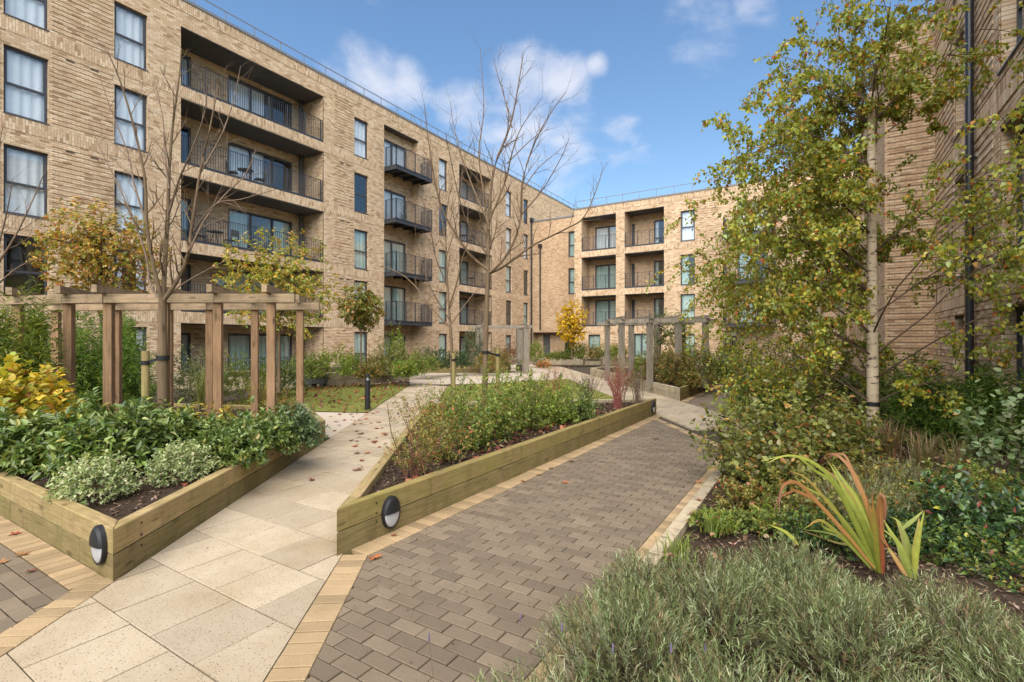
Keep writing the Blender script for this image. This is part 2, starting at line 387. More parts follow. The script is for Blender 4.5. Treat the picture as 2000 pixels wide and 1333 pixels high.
# ------------------------------------------------------------------ foliage
SHAPES = {
    'leaf': ([(0, 0, 0), (.42, 0, .0), (1, 0, -.16), (.30, .5, .10), (.70, .36, .03), (.30, -.5, .10), (.70, -.36, .03)],
             [(0, 1, 3), (1, 4, 3), (1, 2, 4), (0, 5, 1), (1, 5, 6), (1, 6, 2)]),
    'birch': ([(0, 0, 0), (.35, 0, .0), (1, 0, -.1), (.22, .46, .06), (.6, .3, .02), (.22, -.46, .06), (.6, -.3, .02)],
              [(0, 1, 3), (1, 4, 3), (1, 2, 4), (0, 5, 1), (1, 5, 6), (1, 6, 2)]),
    'diamond': ([(0, 0, 0), (.45, .5, .08), (1, 0, -.08), (.45, -.5, .08)], [(0, 2, 1), (0, 3, 2)]),
    'needle': ([(0, -.5, 0), (0, .5, 0), (.6, .42, .06), (.6, -.42, .06), (1, 0, 0)], [(0, 3, 2, 1), (3, 4, 2)]),
}
def palette(pal, N, rs, jit=.22):
    cols = np.array([p[:3] for p in pal]); w = np.array([p[3] for p in pal], float); w /= w.sum()
    i = rs.choice(len(pal), N, p=w); c = cols[i] * (1 + jit * (rs.rand(N, 1) * 2 - 1)); return np.clip(c * (1 + .1 * (rs.rand(N, 3) * 2 - 1)), .003, .9)
def nrm(a): return a / np.maximum(np.linalg.norm(a, axis=1, keepdims=True), 1e-9)
def leaf_mesh(name, pos, dr, up, ln, wd, cols, shape='leaf', mat=None):
    T, FA = SHAPES[shape]; T = np.array(T); N = len(pos)
    x = nrm(dr); y = nrm(np.cross(up, x)); z = np.cross(x, y)
    V = pos[:, None, :] + T[None, :, 0:1] * (x * ln[:, None])[:, None, :] + T[None, :, 1:2] * (y * wd[:, None])[:, None, :] + T[None, :, 2:3] * (z * ln[:, None])[:, None, :]
    V = V.reshape(-1, 3); nt = len(T)
    loops = np.concatenate([np.array(f) for f in FA]); tot = np.array([len(f) for f in FA])
    L = (loops[None, :] + (np.arange(N) * nt)[:, None]).ravel(); tots = np.tile(tot, N)
    st = np.concatenate([[0], np.cumsum(tots)[:-1]])
    me = bpy.data.meshes.new(name); me.vertices.add(len(V)); me.vertices.foreach_set('co', V.astype(np.float32).ravel())
    me.loops.add(len(L)); me.loops.foreach_set('vertex_index', L.astype(np.int32)); me.polygons.add(len(tots))
    me.polygons.foreach_set('loop_start', st.astype(np.int32)); me.polygons.foreach_set('loop_total', tots.astype(np.int32))
    at = me.color_attributes.new('Col', 'FLOAT_COLOR', 'POINT')
    C = np.ones((len(V), 4), np.float32); C[:, :3] = np.repeat(cols, nt, axis=0); at.data.foreach_set('color', C.ravel())
    me.materials.append(mat or M_LEAF); me.update(calc_edges=True); return me
def put_leaves(parent, pos, dr, up, ln, wd, cols, shape='leaf', mat=None, parts=0, name='foliage'):
    """Leaves of one plant: the `parts` nearest ones as leaf objects of their own, the others as one foliage part. Positions are world."""
    off = np.array(parent.location); pos = pos - off
    if parts:
        dist = np.linalg.norm(pos + off - np.array([0, 0, EYE]), axis=1); order = np.argsort(dist + NR.rand(len(pos)) * .5)
        near = order[:parts]; rest = order[parts:]
        o0 = np.zeros((1, 3)); V = []
        for k in range(6):
            q = near[k * len(near) // 6:(k + 1) * len(near) // 6]
            cc = cols[q[len(q) // 2]][None]
            V.append(leaf_mesh('leaf', o0, np.array([[1., 0, 0]]), np.array([[0, 0, 1.]]), np.ones(1), np.ones(1) * float(np.median(wd / ln)), cc, shape, mat))
        for i in near:
            x = Vector(dr[i]).normalized(); y = Vector(up[i]).cross(x)
            if y.length < 1e-6: continue
            y.normalize(); z = x.cross(y); M = Matrix((x, y, z)).transposed().to_4x4()
            o = link(bpy.data.objects.new('leaf', V[rnd.randrange(6)]), parent)
            o.matrix_basis = Matrix.Translation(Vector(pos[i])) @ M @ Matrix.Scale(float(ln[i]), 4)
        pos, dr, up, ln, wd, cols = pos[rest], dr[rest], up[rest], ln[rest], wd[rest], cols[rest]
    o = link(bpy.data.objects.new(name, leaf_mesh(name, pos, dr, up, ln, wd, cols, shape, mat)), parent); o['kind'] = 'stuff'
    return o
def twig_leaves(tips, roots, k, ll, lw, rs, upb=.35, spread=1.0, droop=0.0, tmin=.15):
    n = len(tips); T = np.repeat(tips, k, axis=0); Rr = np.repeat(roots, k, axis=0); t = tmin + (1 - tmin) * np.tile((np.arange(k) + .5) / k, n)[:, None] + rs.randn(n * k, 1) * .04
    pos = Rr + (T - Rr) * t; ax = nrm(T - Rr)
    side = nrm(np.cross(ax, rs.randn(n * k, 3))); d = nrm(ax * .55 + side * spread + np.array([0, 0, upb]) * rs.rand(n * k, 1) - np.array([0, 0, droop]))
    up = nrm(np.array([0, 0, 1.]) + rs.randn(n * k, 3) * .45); ln = ll * (.65 + .6 * rs.rand(n * k)); wd = ln * lw / ll * (.85 + .3 * rs.rand(n * k))
    return pos, d, up, ln, wd
def shrub(name, label, base, rx, ry, h, twigs, k, ll, lw, pal, shape='leaf', mat=None, parts=0, tl=.16, stems=14, group=None, seed=0, shell=.5, low=.1,
          upb=.35, spread=1.0, stem_mat=None, lump=.22, cat='shrub', jit=.22, stem_r=.006, rz=0):
    rs = np.random.RandomState(seed + 5); base = np.array(base, float)
    root = thing(name, label, cat, tuple(base), group)
    az = rs.rand(twigs) * 2 * np.pi; cz = low + (1 - low) * rs.rand(twigs) ** .8; sr = np.sqrt(np.maximum(0, 1 - (cz * .98) ** 2)) * .92 + .08
    d = np.stack([np.cos(az) * sr, np.sin(az) * sr, cz], 1)
    ph = rs.rand(6) * 6.28
    lumps = 1 + lump * (np.sin(az * 3 + ph[0]) * .5 + np.sin(az * 5 + cz * 6 + ph[1]) * .35 + np.sin(az * 8 - cz * 9 + ph[2]) * .3) + rs.randn(twigs) * .05
    rr = (shell + (1 - shell) * rs.rand(twigs) ** .6) * lumps
    ex = d * rr[:, None] * np.array([rx, ry, h])
    if rz:
        cr_, sr_ = math.cos(rz), math.sin(rz); ex = np.stack([ex[:, 0] * cr_ - ex[:, 1] * sr_, ex[:, 0] * sr_ + ex[:, 1] * cr_, ex[:, 2]], 1)
    tips = base + ex; tips[:, 2] = np.maximum(tips[:, 2], base[2] + .03)
    inw = nrm(ex * np.array([1, 1, .55]) + np.array([0, 0, .25]) * h); roots = tips - inw * tl * (.7 + .6 * rs.rand(twigs, 1))
    roots[:, 2] = np.maximum(roots[:, 2], base[2] + .01)
    pos, dr, up, ln, wd = twig_leaves(tips, roots, k, ll, lw, rs, upb, spread)
    cols = palette(pal, len(pos), rs, jit)
    put_leaves(root, pos, dr, up, ln, wd, cols, shape, mat, parts)
    m = MB(); idx = rs.choice(twigs, min(stems, twigs), replace=False)
    for i in idx:
        b = np.array([rs.randn() * rx * .12, rs.randn() * ry * .12, 0]); e = tips[i] - base; mid = (b + e) * .5 + np.array([0, 0, h * .08]) + rs.randn(3) * .03
        m.tube([b, (b * .6 + mid * .4), mid, e * .75 + mid * .25, e], [stem_r, stem_r * .9, stem_r * .75, stem_r * .5, stem_r * .3], 4, False)
    if stems: m.build('stems', stem_mat or M_STEM, root)
    return root

# ------------------------------------------------------------------ ground and paving
def sheet(name, poly, z, mat, parent=None, kind='structure'):
    m = MB(); m.face([(p[0], p[1], z) for p in poly]); o = m.build(name, mat, parent)
    if parent is None: o['kind'] = kind
    return o
sheet('ground', [(-400, -400), (400, -400), (400, 400), (-400, 400)], -.10, M_GROUND)
sheet('courtyard_paving', [(-20.9, -6), (2.4, -6), (2.4, 37), (-20.9, 37)], -.03, M_BED)

DG = Vector((-.588, .809)); DP = Vector((.809, .588))       # diagonal paths and their right-hand side
def dl(p, s, off=0): return (p[0] + DG.x * s + DP.x * off, p[1] + DG.y * s + DP.y * off)
PL, PR = (-4.01, 1.44), (-3.05, 2.50)                        # path 1: left and right borders pass through these
QL, QR = (-3.12, 11.08), (-3.2, 13.80)                       # path 2
path1 = [dl(PL, -3.2), dl(PR, -4.5), dl(PR, 14.2), dl(PL, 15.5)]
path2 = [dl(QL, -1.9), dl(QR, -4.6), dl(QR, 19.5), dl(QL, 21)]
def ccw(p):
    a = sum(p[k - 1][0] * p[k][1] - p[k][0] * p[k - 1][1] for k in range(len(p))); return p if a > 0 else p[::-1]
def pave(name, polys, dx, dy, ox, oy, bond, mat, piece, gap, nparts, bev=.003, jz=.0015, thick=.05, rot=False, label=None, maxd=99):
    root = link(bpy.data.objects.new(name, None)); root['kind'] = 'structure'; root.empty_display_size = .2
    cells = []
    for poly in polys:
        poly = ccw(poly); xs = [p[0] for p in poly]; ys = [p[1] for p in poly]
        j0 = math.floor((min(ys) - oy) / dy); j1 = math.ceil((max(ys) - oy) / dy)
        for j in range(j0, j1):
            sh = ox + (bond * dx if j % 2 else 0)
            for i in range(math.floor((min(xs) - sh) / dx), math.ceil((max(xs) - sh) / dx)):
                x0, y0 = sh + i * dx, oy + j * dy; g = gap / 2
                q = [(x0 + g, y0 + g), (x0 + dx - g, y0 + g), (x0 + dx - g, y0 + dy - g), (x0 + g, y0 + dy - g)]
                c = clip(q, poly)
                if len(c) >= 3 and parea(c) > .0006: cells.append(c)
    def vis(c):
        x = sum(p[0] for p in c) / len(c); y = sum(p[1] for p in c) / len(c)
        d = x * FW[0] + y * FW[1]; l = x * RT[0] + y * RT[1]
        if d < .5: return 1e3
        px = 1000 + l / d * FPX; py = YH + EYE / d * FPX
        return (x * x + y * y) + (0 if -60 < px < 2060 and py < 1400 else 1e3)
    cells.sort(key=vis); full = dx * dy; shared = None; rest = MB()
    for k, c in enumerate(cells):
        dz = rnd.uniform(-jz, jz)
        if k < nparts:
            cx = sum(p[0] for p in c) / len(c); cy = sum(p[1] for p in c) / len(c)
            if len(c) == 4 and abs(parea(c) - (dx - gap) * (dy - gap)) < 1e-5:
                if shared is None:
                    m = MB(); m.prism([(-dx / 2 + gap / 2, -dy / 2 + gap / 2), (dx / 2 - gap / 2, -dy / 2 + gap / 2), (dx / 2 - gap / 2, dy / 2 - gap / 2), (-dx / 2 + gap / 2, dy / 2 - gap / 2)], -thick, 0, bev=bev); shared = m.mesh(piece, mat)
                o = link(bpy.data.objects.new(piece, shared), root)
            else:
                m = MB(); m.prism([(p[0] - cx, p[1] - cy) for p in c], -thick, 0); o = link(bpy.data.objects.new(piece, m.mesh(piece, mat)), root)
            o.location = (cx, cy, dz); o.rotation_euler = (rnd.uniform(-.003, .003), rnd.uniform(-.003, .003), 0)
        else: rest.prism(c, -.05 + dz, dz)
    if rest.f: rest.build(piece + '_field', mat, root, kind='stuff')
    return root
pave('flag_path', [path1], .455, .455, -3.095, 1.26, .5, M_FLAG, 'flagstone', .008, 180)
pave('cross_path', [path2], .455, .455, -3.095, 1.26, .5, M_FLAG, 'flagstone', .008, 120)
BP = [(-2.872, 2.597), (-2.872, 10.45), (-1.19, 8.135), (-1.19, .283)]
pave('brick_path', [BP], .2, .1, -2.87, .02, .5, M_PAVER, 'paver', .0075, 300, bev=.0035, jz=.0022, thick=.05)
pave('brick_yard', [[(-4.09, 1.22), (-7.4, 1.22), (-7.4, .0), (-3.2, .0)]], .2, .1, -4.0, .02, .5, M_PAVER, 'paver', .0075, 120, bev=.0035, jz=.002)
pave('far_brick_path', [[(-1.19, 10.95), (-1.19, 30), (-2.98, 30), (-2.98, 13.45)]], .2, .1, -2.87, .02, .5, M_PAVER, 'paver', .006, 60, bev=0)
# header courses of buff brick
eroot = link(bpy.data.objects.new('brick_edging', None)); eroot['kind'] = 'structure'
def strip(a, b, w, pitch=.1, side=1):
    a = Vector(a); b = Vector(b); d = (b - a); L = d.length; d.normalize(); nn = Vector((-d.y, d.x)) * side; k = max(1, round(L / pitch)); pt = L / k
    m = MB(); m.prism(ccw([(-pt / 2 + .0045, .003), (pt / 2 - .0045, .003), (pt / 2 - .0045, w - .004), (-pt / 2 + .0045, w - .004)]), -.05, 0, bev=.003); me = m.mesh('edging_brick', M_EDGE)
    ang = math.atan2(d.y, d.x)
    for i in range(k):
        p = a + d * pt * (i + .5); o = link(bpy.data.objects.new('edging_brick', me), eroot)
        o.matrix_basis = Matrix(((d.x, nn.x, 0, p.x), (d.y, nn.y, 0, p.y), (0, 0, 1, rnd.uniform(-.0015, .0015) + .001), (0, 0, 0, 1)))
strip((-3.068, 2.60), (-3.068, 10.9), .196, side=-1)
strip(dl(PR, .0, .004), dl(PR, -2.9, .004), .196, side=1)
strip((-7.4, 1.418), (-4.12, 1.418), .196, side=-1)
strip(dl(PL, 0.05, -.004), dl(PL, -1.7, -.004), .196, side=-1)
strip((-1.188, .3), (-1.188, 8.12), .115, .1, side=-1)
strip((-2.875, 10.458), (-1.19, 8.14), .158, .1, side=-1)
strip((-3.2, 13.9), (-3.2, 27.5), .196, .2, side=-1)
# low timber edging board along the right-hand bed
eb = link(bpy.data.objects.new('bed_edging', None)); eb['kind'] = 'structure'
for a, b in ((.3, 2.65), (2.655, 5.05), (5.055, 7.4), (7.405, 8.9)):
    m = MB(); m.box(-1.068, a, -.05, -.965, b, .055); m.build('edging_board', M_SLEEPT, eb)

def blades(name, poly, n, h, pal, z=0, w=.006, seed=1):
    rs = np.random.RandomState(seed); xs = [p[0] for p in poly]; ys = [p[1] for p in poly]
    P = np.stack([rs.uniform(min(xs), max(xs), n * 2), rs.uniform(min(ys), max(ys), n * 2)], 1); P = np.array([p for p in P if inside(p, poly)][:n]); N = len(P)
    pos = np.concatenate([P, np.full((N, 1), z)], 1); d = nrm(np.stack([rs.randn(N) * .5, rs.randn(N) * .5, np.ones(N)], 1)); up = nrm(rs.randn(N, 3) * np.array([1, 1, .1]))
    me = leaf_mesh(name, pos, d, up, h * (.6 + .7 * rs.rand(N)), np.full(N, w), palette(pal, N, rs, .3), 'diamond', M_LEAF)
    return me
M_LAWN = plain('lawn_turf', (.17, .18, .045), .9, .1, var=.35, scale=9, bump=.7, bscale=70)
GP = [(.22, .235, .05, 4), (.30, .28, .065, 2), (.16, .19, .04, 3), (.30, .23, .10, 1)]
lawn1 = [(-12.6, 6.2), dl(PL, 7.9, -.02), dl(PL, 15.2, -.02), (-14.9, 12.6), (-15.3, 10.2)]
lawn2 = [dl(PR, 6.75, .12), (-3.25, 11.22), dl(QL, 10.3, -.02), dl(PR, 14.1, .02)]
for k, lp in enumerate((lawn1, lawn2)):
    o = sheet('lawn', lp, .006, M_LAWN)
    g = link(bpy.data.objects.new('grass', blades('grass', lp, 26000 if k == 0 else 34000, .035, GP, .004, .008, 4 + k)), o); g['kind'] = 'stuff'
sheet('back_paving', [dl(PL, 15.3, -6), dl(PL, 15.3, 2), dl(QL, 10.35, 0), dl(QL, 21.5, 0), (-19.5, 34), (-20.5, 12)], -.004, M_FARPAVE)
sheet('lawn_front_paving', [dl(PL, 5.0, -.01), dl(PL, 7.85, -.01), (-12.4, 6.15), (-9.6, 4.3)], -.003, M_FARPAVE)
# right-hand planting bed, gently uneven
m = MB(); nx, ny = 12, 60
for i in range(nx):
    for j in range(ny):
        q = []
        for a, b in ((i, j), (i + 1, j), (i + 1, j + 1), (i, j + 1)):
            x = -.97 + 3.6 * a / nx; y = -2 + 32 * b / ny; q.append((x, y, .02 + .05 * math.sin(x * 2.1 + y * .7) * math.sin(y * 1.3) + .03 * (x + 1) + (.0 if a else -.01)))
        m.face(q)
bed = m.build('bed_soil', M_SOIL); bed['kind'] = 'structure'
def bedz(x, y): return .02 + .05 * math.sin(x * 2.1 + y * .7) * math.sin(y * 1.3) + .03 * (x + 1)

# ------------------------------------------------------------------ buildings
class Fac:
    def __init__(s, o, sv, nv): s.o = Vector(o); s.sv = Vector(sv); s.nv = Vector(nv)
    def P(s, a, z, d=0): return s.o + s.sv * a + s.nv * d + Vector((0, 0, z))
def wallgrid(F, s0, s1, z0, z1, holes, mat, parent, d=0.0, swap=False, name='wall', reveal=True, edge=None):
    m = MB(); S = sorted({s0, s1} | {min(max(v, s0), s1) for h in holes for v in h[:2]}); Z = sorted({z0, z1} | {min(max(v, z0), z1) for h in holes for v in h[2:4]})
    uv = (lambda a, b: (b, a)) if swap else (lambda a, b: (a, b))
    for a, b in zip(S, S[1:]):
        for c, e in zip(Z, Z[1:]):
            ms, mz = (a + b) / 2, (c + e) / 2
            if any(h[0] < ms < h[1] and h[2] < mz < h[3] for h in holes): continue
            m.face([F.P(a, c, d), F.P(b, c, d), F.P(b, e, d), F.P(a, e, d)], [uv(a, c), uv(b, c), uv(b, e), uv(a, e)])
            if edge:
                for (p, q) in (((a, c), (b, c)), ((a, e), (b, e))):
                    m.face([F.P(p[0], p[1], d), F.P(q[0], q[1], d), F.P(q[0], q[1], d - edge), F.P(p[0], p[1], d - edge)], [uv(p[0], p[1]), uv(*q), uv(q[0], q[1] + edge), uv(p[0], p[1] + edge)])
    if reveal:
        for h in holes:
            a, b, c, e, r = h[:5]
            if a < s0 - .01 or b > s1 + .01: continue
            c = max(c, z0)
            m.face([F.P(a, c, d), F.P(a, e, d), F.P(a, e, d - r), F.P(a, c, d - r)], [(0, c), (0, e), (r, e), (r, c)])
            m.face([F.P(b, c, d), F.P(b, e, d), F.P(b, e, d - r), F.P(b, c, d - r)], [(0, c), (0, e), (r, e), (r, c)])
            m.face([F.P(a, e, d), F.P(b, e, d), F.P(b, e, d - r), F.P(a, e, d - r)], [(a, 0), (b, 0), (b, r), (a, r)])
            m.face([F.P(a, c, d), F.P(b, c, d), F.P(b, c, d - r), F.P(a, c, d - r)], [(a, 0), (b, 0), (b, r), (a, r)])
    return m.build(name, mat, parent)
def fbox(m, F, s0, s1, z0, z1, d0, d1):
    m.hexa([F.P(s0, z0, d0), F.P(s1, z0, d0), F.P(s1, z0, d1), F.P(s0, z0, d1), F.P(s0, z1, d0), F.P(s1, z1, d0), F.P(s1, z1, d1), F.P(s0, z1, d1)])
def curtain(F, s0, s1, z0, z1, d, mat, parent, amp=.016, name='curtain'):
    m = MB(); k = max(6, int((s1 - s0) / .035)); ph = rnd.random() * 6
    pts = [(s0 + (s1 - s0) * i / k, d + amp * math.sin(i * .9 + ph) + amp * .5 * math.sin(i * .37 + ph * 2)) for i in range(k + 1)]
    for (a, da), (b, db) in zip(pts, pts[1:]): m.face([F.P(a, z0, da), F.P(b, z0, db), F.P(b, z1, db), F.P(a, z1, da)])
    return m.build(name, mat, parent, True)
def window(F, s0, s1, z0, z1, parent, d=-.1, lights=None, transom=.46, cur='full', cmat=None, fw=.06, sill=True, name='window'):
    """frame > panes, curtain. lights: number of side by side leaves; transom: height share of the cross bar (None: none)."""
    m = MB(); t0, t1 = d - .07, d
    fbox(m, F, s0, s0 + fw, z0, z1, t0, t1); fbox(m, F, s1 - fw, s1, z0, z1, t0, t1)
    fbox(m, F, s0 + fw, s1 - fw, z0, z0 + fw, t0, t1 - .002); fbox(m, F, s0 + fw, s1 - fw, z1 - fw * 1.3, z1, t0, t1 - .002)
    cols = [s0 + fw]; nl = lights or 1
    for k in range(1, nl):
        c = s0 + (s1 - s0) * k / nl; fbox(m, F, c - .05, c + .05, z0 + fw, z1 - fw * 1.3, t0 + .004, t1 - .004); cols += [c - .05, c + .05]
    cols.append(s1 - fw); rows = [(z0 + fw, z1 - fw * 1.3)]
    if transom:
        zt = z0 + (z1 - z0) * transom
        for k in range(nl): fbox(m, F, cols[2 * k], cols[2 * k + 1], zt - .035, zt + .035, t0 + .006, t1 - .003)
        rows = [(z0 + fw, zt - .035), (zt + .035, z1 - fw * 1.3)]
        # opening sash above the bar
        for k in range(nl):
            a, b = cols[2 * k], cols[2 * k + 1]; lo, hi = rows[1]
            fbox(m, F, a, a + .035, lo, hi, t0 + .01, t1 - .012); fbox(m, F, b - .035, b, lo, hi, t0 + .01, t1 - .012)
    w = m.build(name, M_FRAME, parent)
    for k in range(nl):
        for lo, hi in rows:
            g = MB(); a, b = cols[2 * k], cols[2 * k + 1]; fbox(g, F, a, b, lo, hi, t0 + .03, t0 + .045); g.build('pane', M_GLASS, w)
    if sill:
        g = MB(); fbox(g, F, s0 - .02, s1 + .02, z0 - .035, z0 - .002, d - .04, .03); g.build('sill', M_SILL, w)
    cm = cmat or M_CURT
    if cur == 'full': curtain(F, s0 + .03, s1 - .03, z0 + .04, z1 - .03, d - .115, cm, w)
    elif cur == 'sides':
        wd = (s1 - s0); curtain(F, s0 + .03, s0 + wd * .3, z0 + .03, z1 - .03, d - .115, cm, w); curtain(F, s1 - wd * .28, s1 - .03, z0 + .03, z1 - .03, d - .115, cm, w)
    elif cur == 'left': curtain(F, s0 + .03, s0 + (s1 - s0) * .55, z0 + .03, z1 - .03, d - .115, cm, w)
    return w
def railing(F, s0, s1, z, parent, d=-.06, h=1.1, bar=.1, ends=(), base=.1):
    m = MB()
    def run(P0, P1):
        L = (P1 - P0).length; k = max(2, int(L / bar))
        m.beam(P0 + Vector((0, 0, h)), P1 + Vector((0, 0, h)), .045, .014)
        m.beam(P0 + Vector((0, 0, base)), P1 + Vector((0, 0, base)), .03, .03)
        for i in range(k + 1):
            p = P0.lerp(P1, i / k); th = .022 if i % 9 else .055
            m.beam(p + Vector((0, 0, base)), p + Vector((0, 0, h)), th, .012 if i % 9 else .03, up=tuple(F.nv))
    run(F.P(s0, z, d), F.P(s1, z, d))
    for e in ends: run(F.P(e, z, d), F.P(e, z, .02))
    return m.build('railing', M_METAL, parent)
def loggia(F, s0, s1, z0, z1, parent, doors, depth=1.5, wallm=None):
    """recess behind a facade opening: back wall with door openings, sides, dark soffit, floor."""
    b = wallgrid(F, s0, s1, z0, z1, [(a, c, z0 + .02, e, .12) for a, c, e in doors], wallm or M_BRICK, parent, -depth, name='loggia_wall')
    for s in (s0, s1):
        m = MB(); m.face([F.P(s, z0, -.0), F.P(s, z1, 0), F.P(s, z1, -depth), F.P(s, z0, -depth)], [(0, z0), (0, z1), (depth, z1), (depth, z0)])
        m.build('loggia_side_wall', wallm or M_BRICK, parent)
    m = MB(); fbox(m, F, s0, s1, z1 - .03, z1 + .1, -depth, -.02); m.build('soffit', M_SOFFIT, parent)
    m = MB(); fbox(m, F, s0, s1, z0 - .08, z0 + .01, -depth, -.015); m.build('loggia_floor', M_FLOOR, parent)
def bandstrip(F, s0, s1, z0, z1, holes, parent, d=.012, mat=None): return wallgrid(F, s0, s1, z0, z1, holes, mat or M_BRICK, parent, d, True, 'soldier_course', False, edge=.02)
def ribs(F, panels, z0, z1, holes, parent, pitch=.15, mat=None):
    m = MB()
    for a, b in panels:
        z = z0
        while z < z1 - .08:
            if not any(h[2] - .06 < z + .037 < h[3] + .06 and h[0] < b and h[1] > a for h in holes):
                q = [(a, z), (b, z), (b, z + .068), (a, z + .068)]; D = .016
                m.face([F.P(*p, D) for p in q], q)
                m.face([F.P(a, z, D), F.P(b, z, D), F.P(b, z, -.01), F.P(a, z, -.01)], [(a, z), (b, z), (b, z - .02), (a, z - .02)])
                m.face([F.P(a, z + .068, D), F.P(b, z + .068, D), F.P(b, z + .068, -.01), F.P(a, z + .068, -.01)], [(a, z + .06), (b, z + .06), (b, z + .068), (a, z + .068)])
                for s in (a, b): m.face([F.P(s, z, D), F.P(s, z + .068, D), F.P(s, z + .068, -.01), F.P(s, z, -.01)], [(s, z), (s, z + .06), (s + .02, z + .06), (s + .02, z)])
            z += pitch
    return m.build('projecting_courses', mat or M_BRICK, parent)
def airbrick(F, s, z, parent):
    m = MB(); fbox(m, F, s, s + .215, z, z + .065, -.02, .019); m.build('air_brick', M_TWIG, parent)
def coping_rail(F, s0, s1, z, parent, rail=True, pitch=1.25, lo=0):
    m = MB(); fbox(m, F, s0, s1, z - .11, z, -.45, .05); m.build('coping', M_COPING, parent)
    if rail:
        m = MB(); k = int((s1 - s0) / pitch)
        for i in range(k + 1):
            s = s0 + i * pitch; m.beam(F.P(s, z, -.35), F.P(s, z + .62, -.35), .03, .03)
        m.beam(F.P(s0, z + .62, -.35), F.P(s1, z + .62, -.35), .035, .035); m.build('roof_rail', M_COPING, parent)
def downpipe(F, s, z0, z1, parent, d=.09, r=.06, hopper=False, mat=None):
    m = MB(); m.tube([F.P(s, z0, d), F.P(s, z1, d)], r, 12)
    z = z0 + 1.2
    while z < z1 - .2:
        m.tube([F.P(s, z, d), F.P(s, z + .06, d)], r * 1.18, 12); m.beam(F.P(s, z + .03, d), F.P(s, z + .03, 0), .05, .03); z += 1.9
    if hopper: fbox(m, F, s - .16, s + .16, z1 - .02, z1 + .26, d - .09, d + .14)
    return m.build('downpipe', mat or M_PIPE, parent, False)

# ---- left building: long buff brick block, five storeys
LX = -21.0
FL = Fac((LX, 0, 0), (0, 1, 0), (1, 0, 0))
LB = thing('apartment_building', 'long five storey buff brick apartment block on the left with stacked inset balconies', 'building', (0, 0, 0), 'apartment blocks around the courtyard')
FLOORS = [11.53, 8.54, 5.54, 2.78]; HEADS = [13.83, 11.05, 8.08, 5.10]; WT = [13.58, 10.64, 7.62, 4.89]; WB = [11.57, 8.57, 5.53, 2.82]
cols = [(1.9, 2.9), (4.69, 5.72), (7.47, 8.48), (18.03, 18.99), (24.94, 25.82), (33.05, 33.92), (35.80, 36.60)]
LS0, LS1, ROOF = -6.0, 50.0, 14.95
holes = []; wins = []
for ci, (a, b) in enumerate(cols):
    for t, w in zip(WT, WB): holes.append((a, b, w, t, .12)); wins.append((ci, a, b, w, t))
    if ci not in (0, 3): holes.append((a, b, .15, 2.14, .12)); wins.append((ci, a, b, .15, 2.14))
holes.append((18.03, 18.99, -.05, 2.14, .12)); wins.append((9, 18.03, 18.99, -.05, 2.14))
LG = [(9.6, 16.1), (27.07, 31.02)]
for a, b in LG:
    for f, h in zip(FLOORS, HEADS): holes.append((a, b, f, h, .05))
    holes.append((a, b, -.12, 2.35, .05))
MS = (20.15, 23.0); holes.append((MS[0], MS[1], -.12, 13.95, .5))
wallgrid(FL, LS0, LS1, -.12, ROOF - .1, holes, M_BRICK, LB)
for f in FLOORS: bandstrip(FL, LS0, LS1, f - .45, f - .012, [h for h in holes if h[3] - h[2] > 6], LB)
bandstrip(FL, LS0, LS1, 14.42, 14.84, [], LB)
ribs(FL, [(-1, 1.85), (2.95, 4.62), (5.79, 7.4), (16.75, 17.96), (23.9, 24.88), (25.9, 26.4), (31.7, 32.98), (34.0, 35.73)], .1, 14.35,
     [(-9, 99, f - .47, f + .0) for f in FLOORS], LB, .15)
for ci, a, b, w, t in wins:
    dark = (ci == 1 and t < 5) or (a > 9 and rnd.random() < .12)
    cur = None if dark else rnd.choice(['full', 'full', 'full', 'sides'])
    if t < 8 and a > 15 and not dark: cm = M_CURTG if rnd.random() < .8 else M_CURT; cur = 'full'
    else: cm = M_CURT
    window(FL, a, b, w, t, LB, cur=cur, cmat=cm, transom=(.46 if b - a > .5 else None))
for f in FLOORS[:3]:
    for s in (6.15, 6.8, 17.1, 17.5, 24.2, 24.55, 32.0): airbrick(FL, s, f - .72, LB)
for gi, (a, b) in enumerate(LG):
    for li, (f, h) in enumerate(zip(FLOORS + [-.1], HEADS + [2.35])):
        if gi == 0: doors = [(9.75, 10.7, f + 2.08), (12.25, 15.45, f + 2.08)]
        else: doors = [(27.5, 30.2, f + 2.08)]
        loggia(FL, a, b, f, h, LB, doors, 1.55)
        for (p, q, e) in doors:
            window(FL, p, q, f + .04, e, LB, d=-1.6, lights=3 if q - p > 2 else 1, transom=None, cur=rnd.choice(['full', 'sides', 'left']) if gi == 0 else 'sides', cmat=M_CURT if li < 2 else M_CURTG, sill=False, fw=.08, name='balcony_door')
        m = MB(); fbox(m, FL, a, b, f - .008, f + .085, -.1, .004); m.build('balcony_kerb', M_METAL, LB)
        if f > 0: railing(FL, a + .03, b - .03, f, LB)
        else: railing(FL, a + .03, b - .03, f, LB, h=1.0)
        if gi == 0:
            for s in (15.68, 15.84):
                m = MB(); m.tube([FL.P(s, f, -1.3), FL.P(s, h, -1.3)], .045, 8); m.build('downpipe', M_METAL, LB)
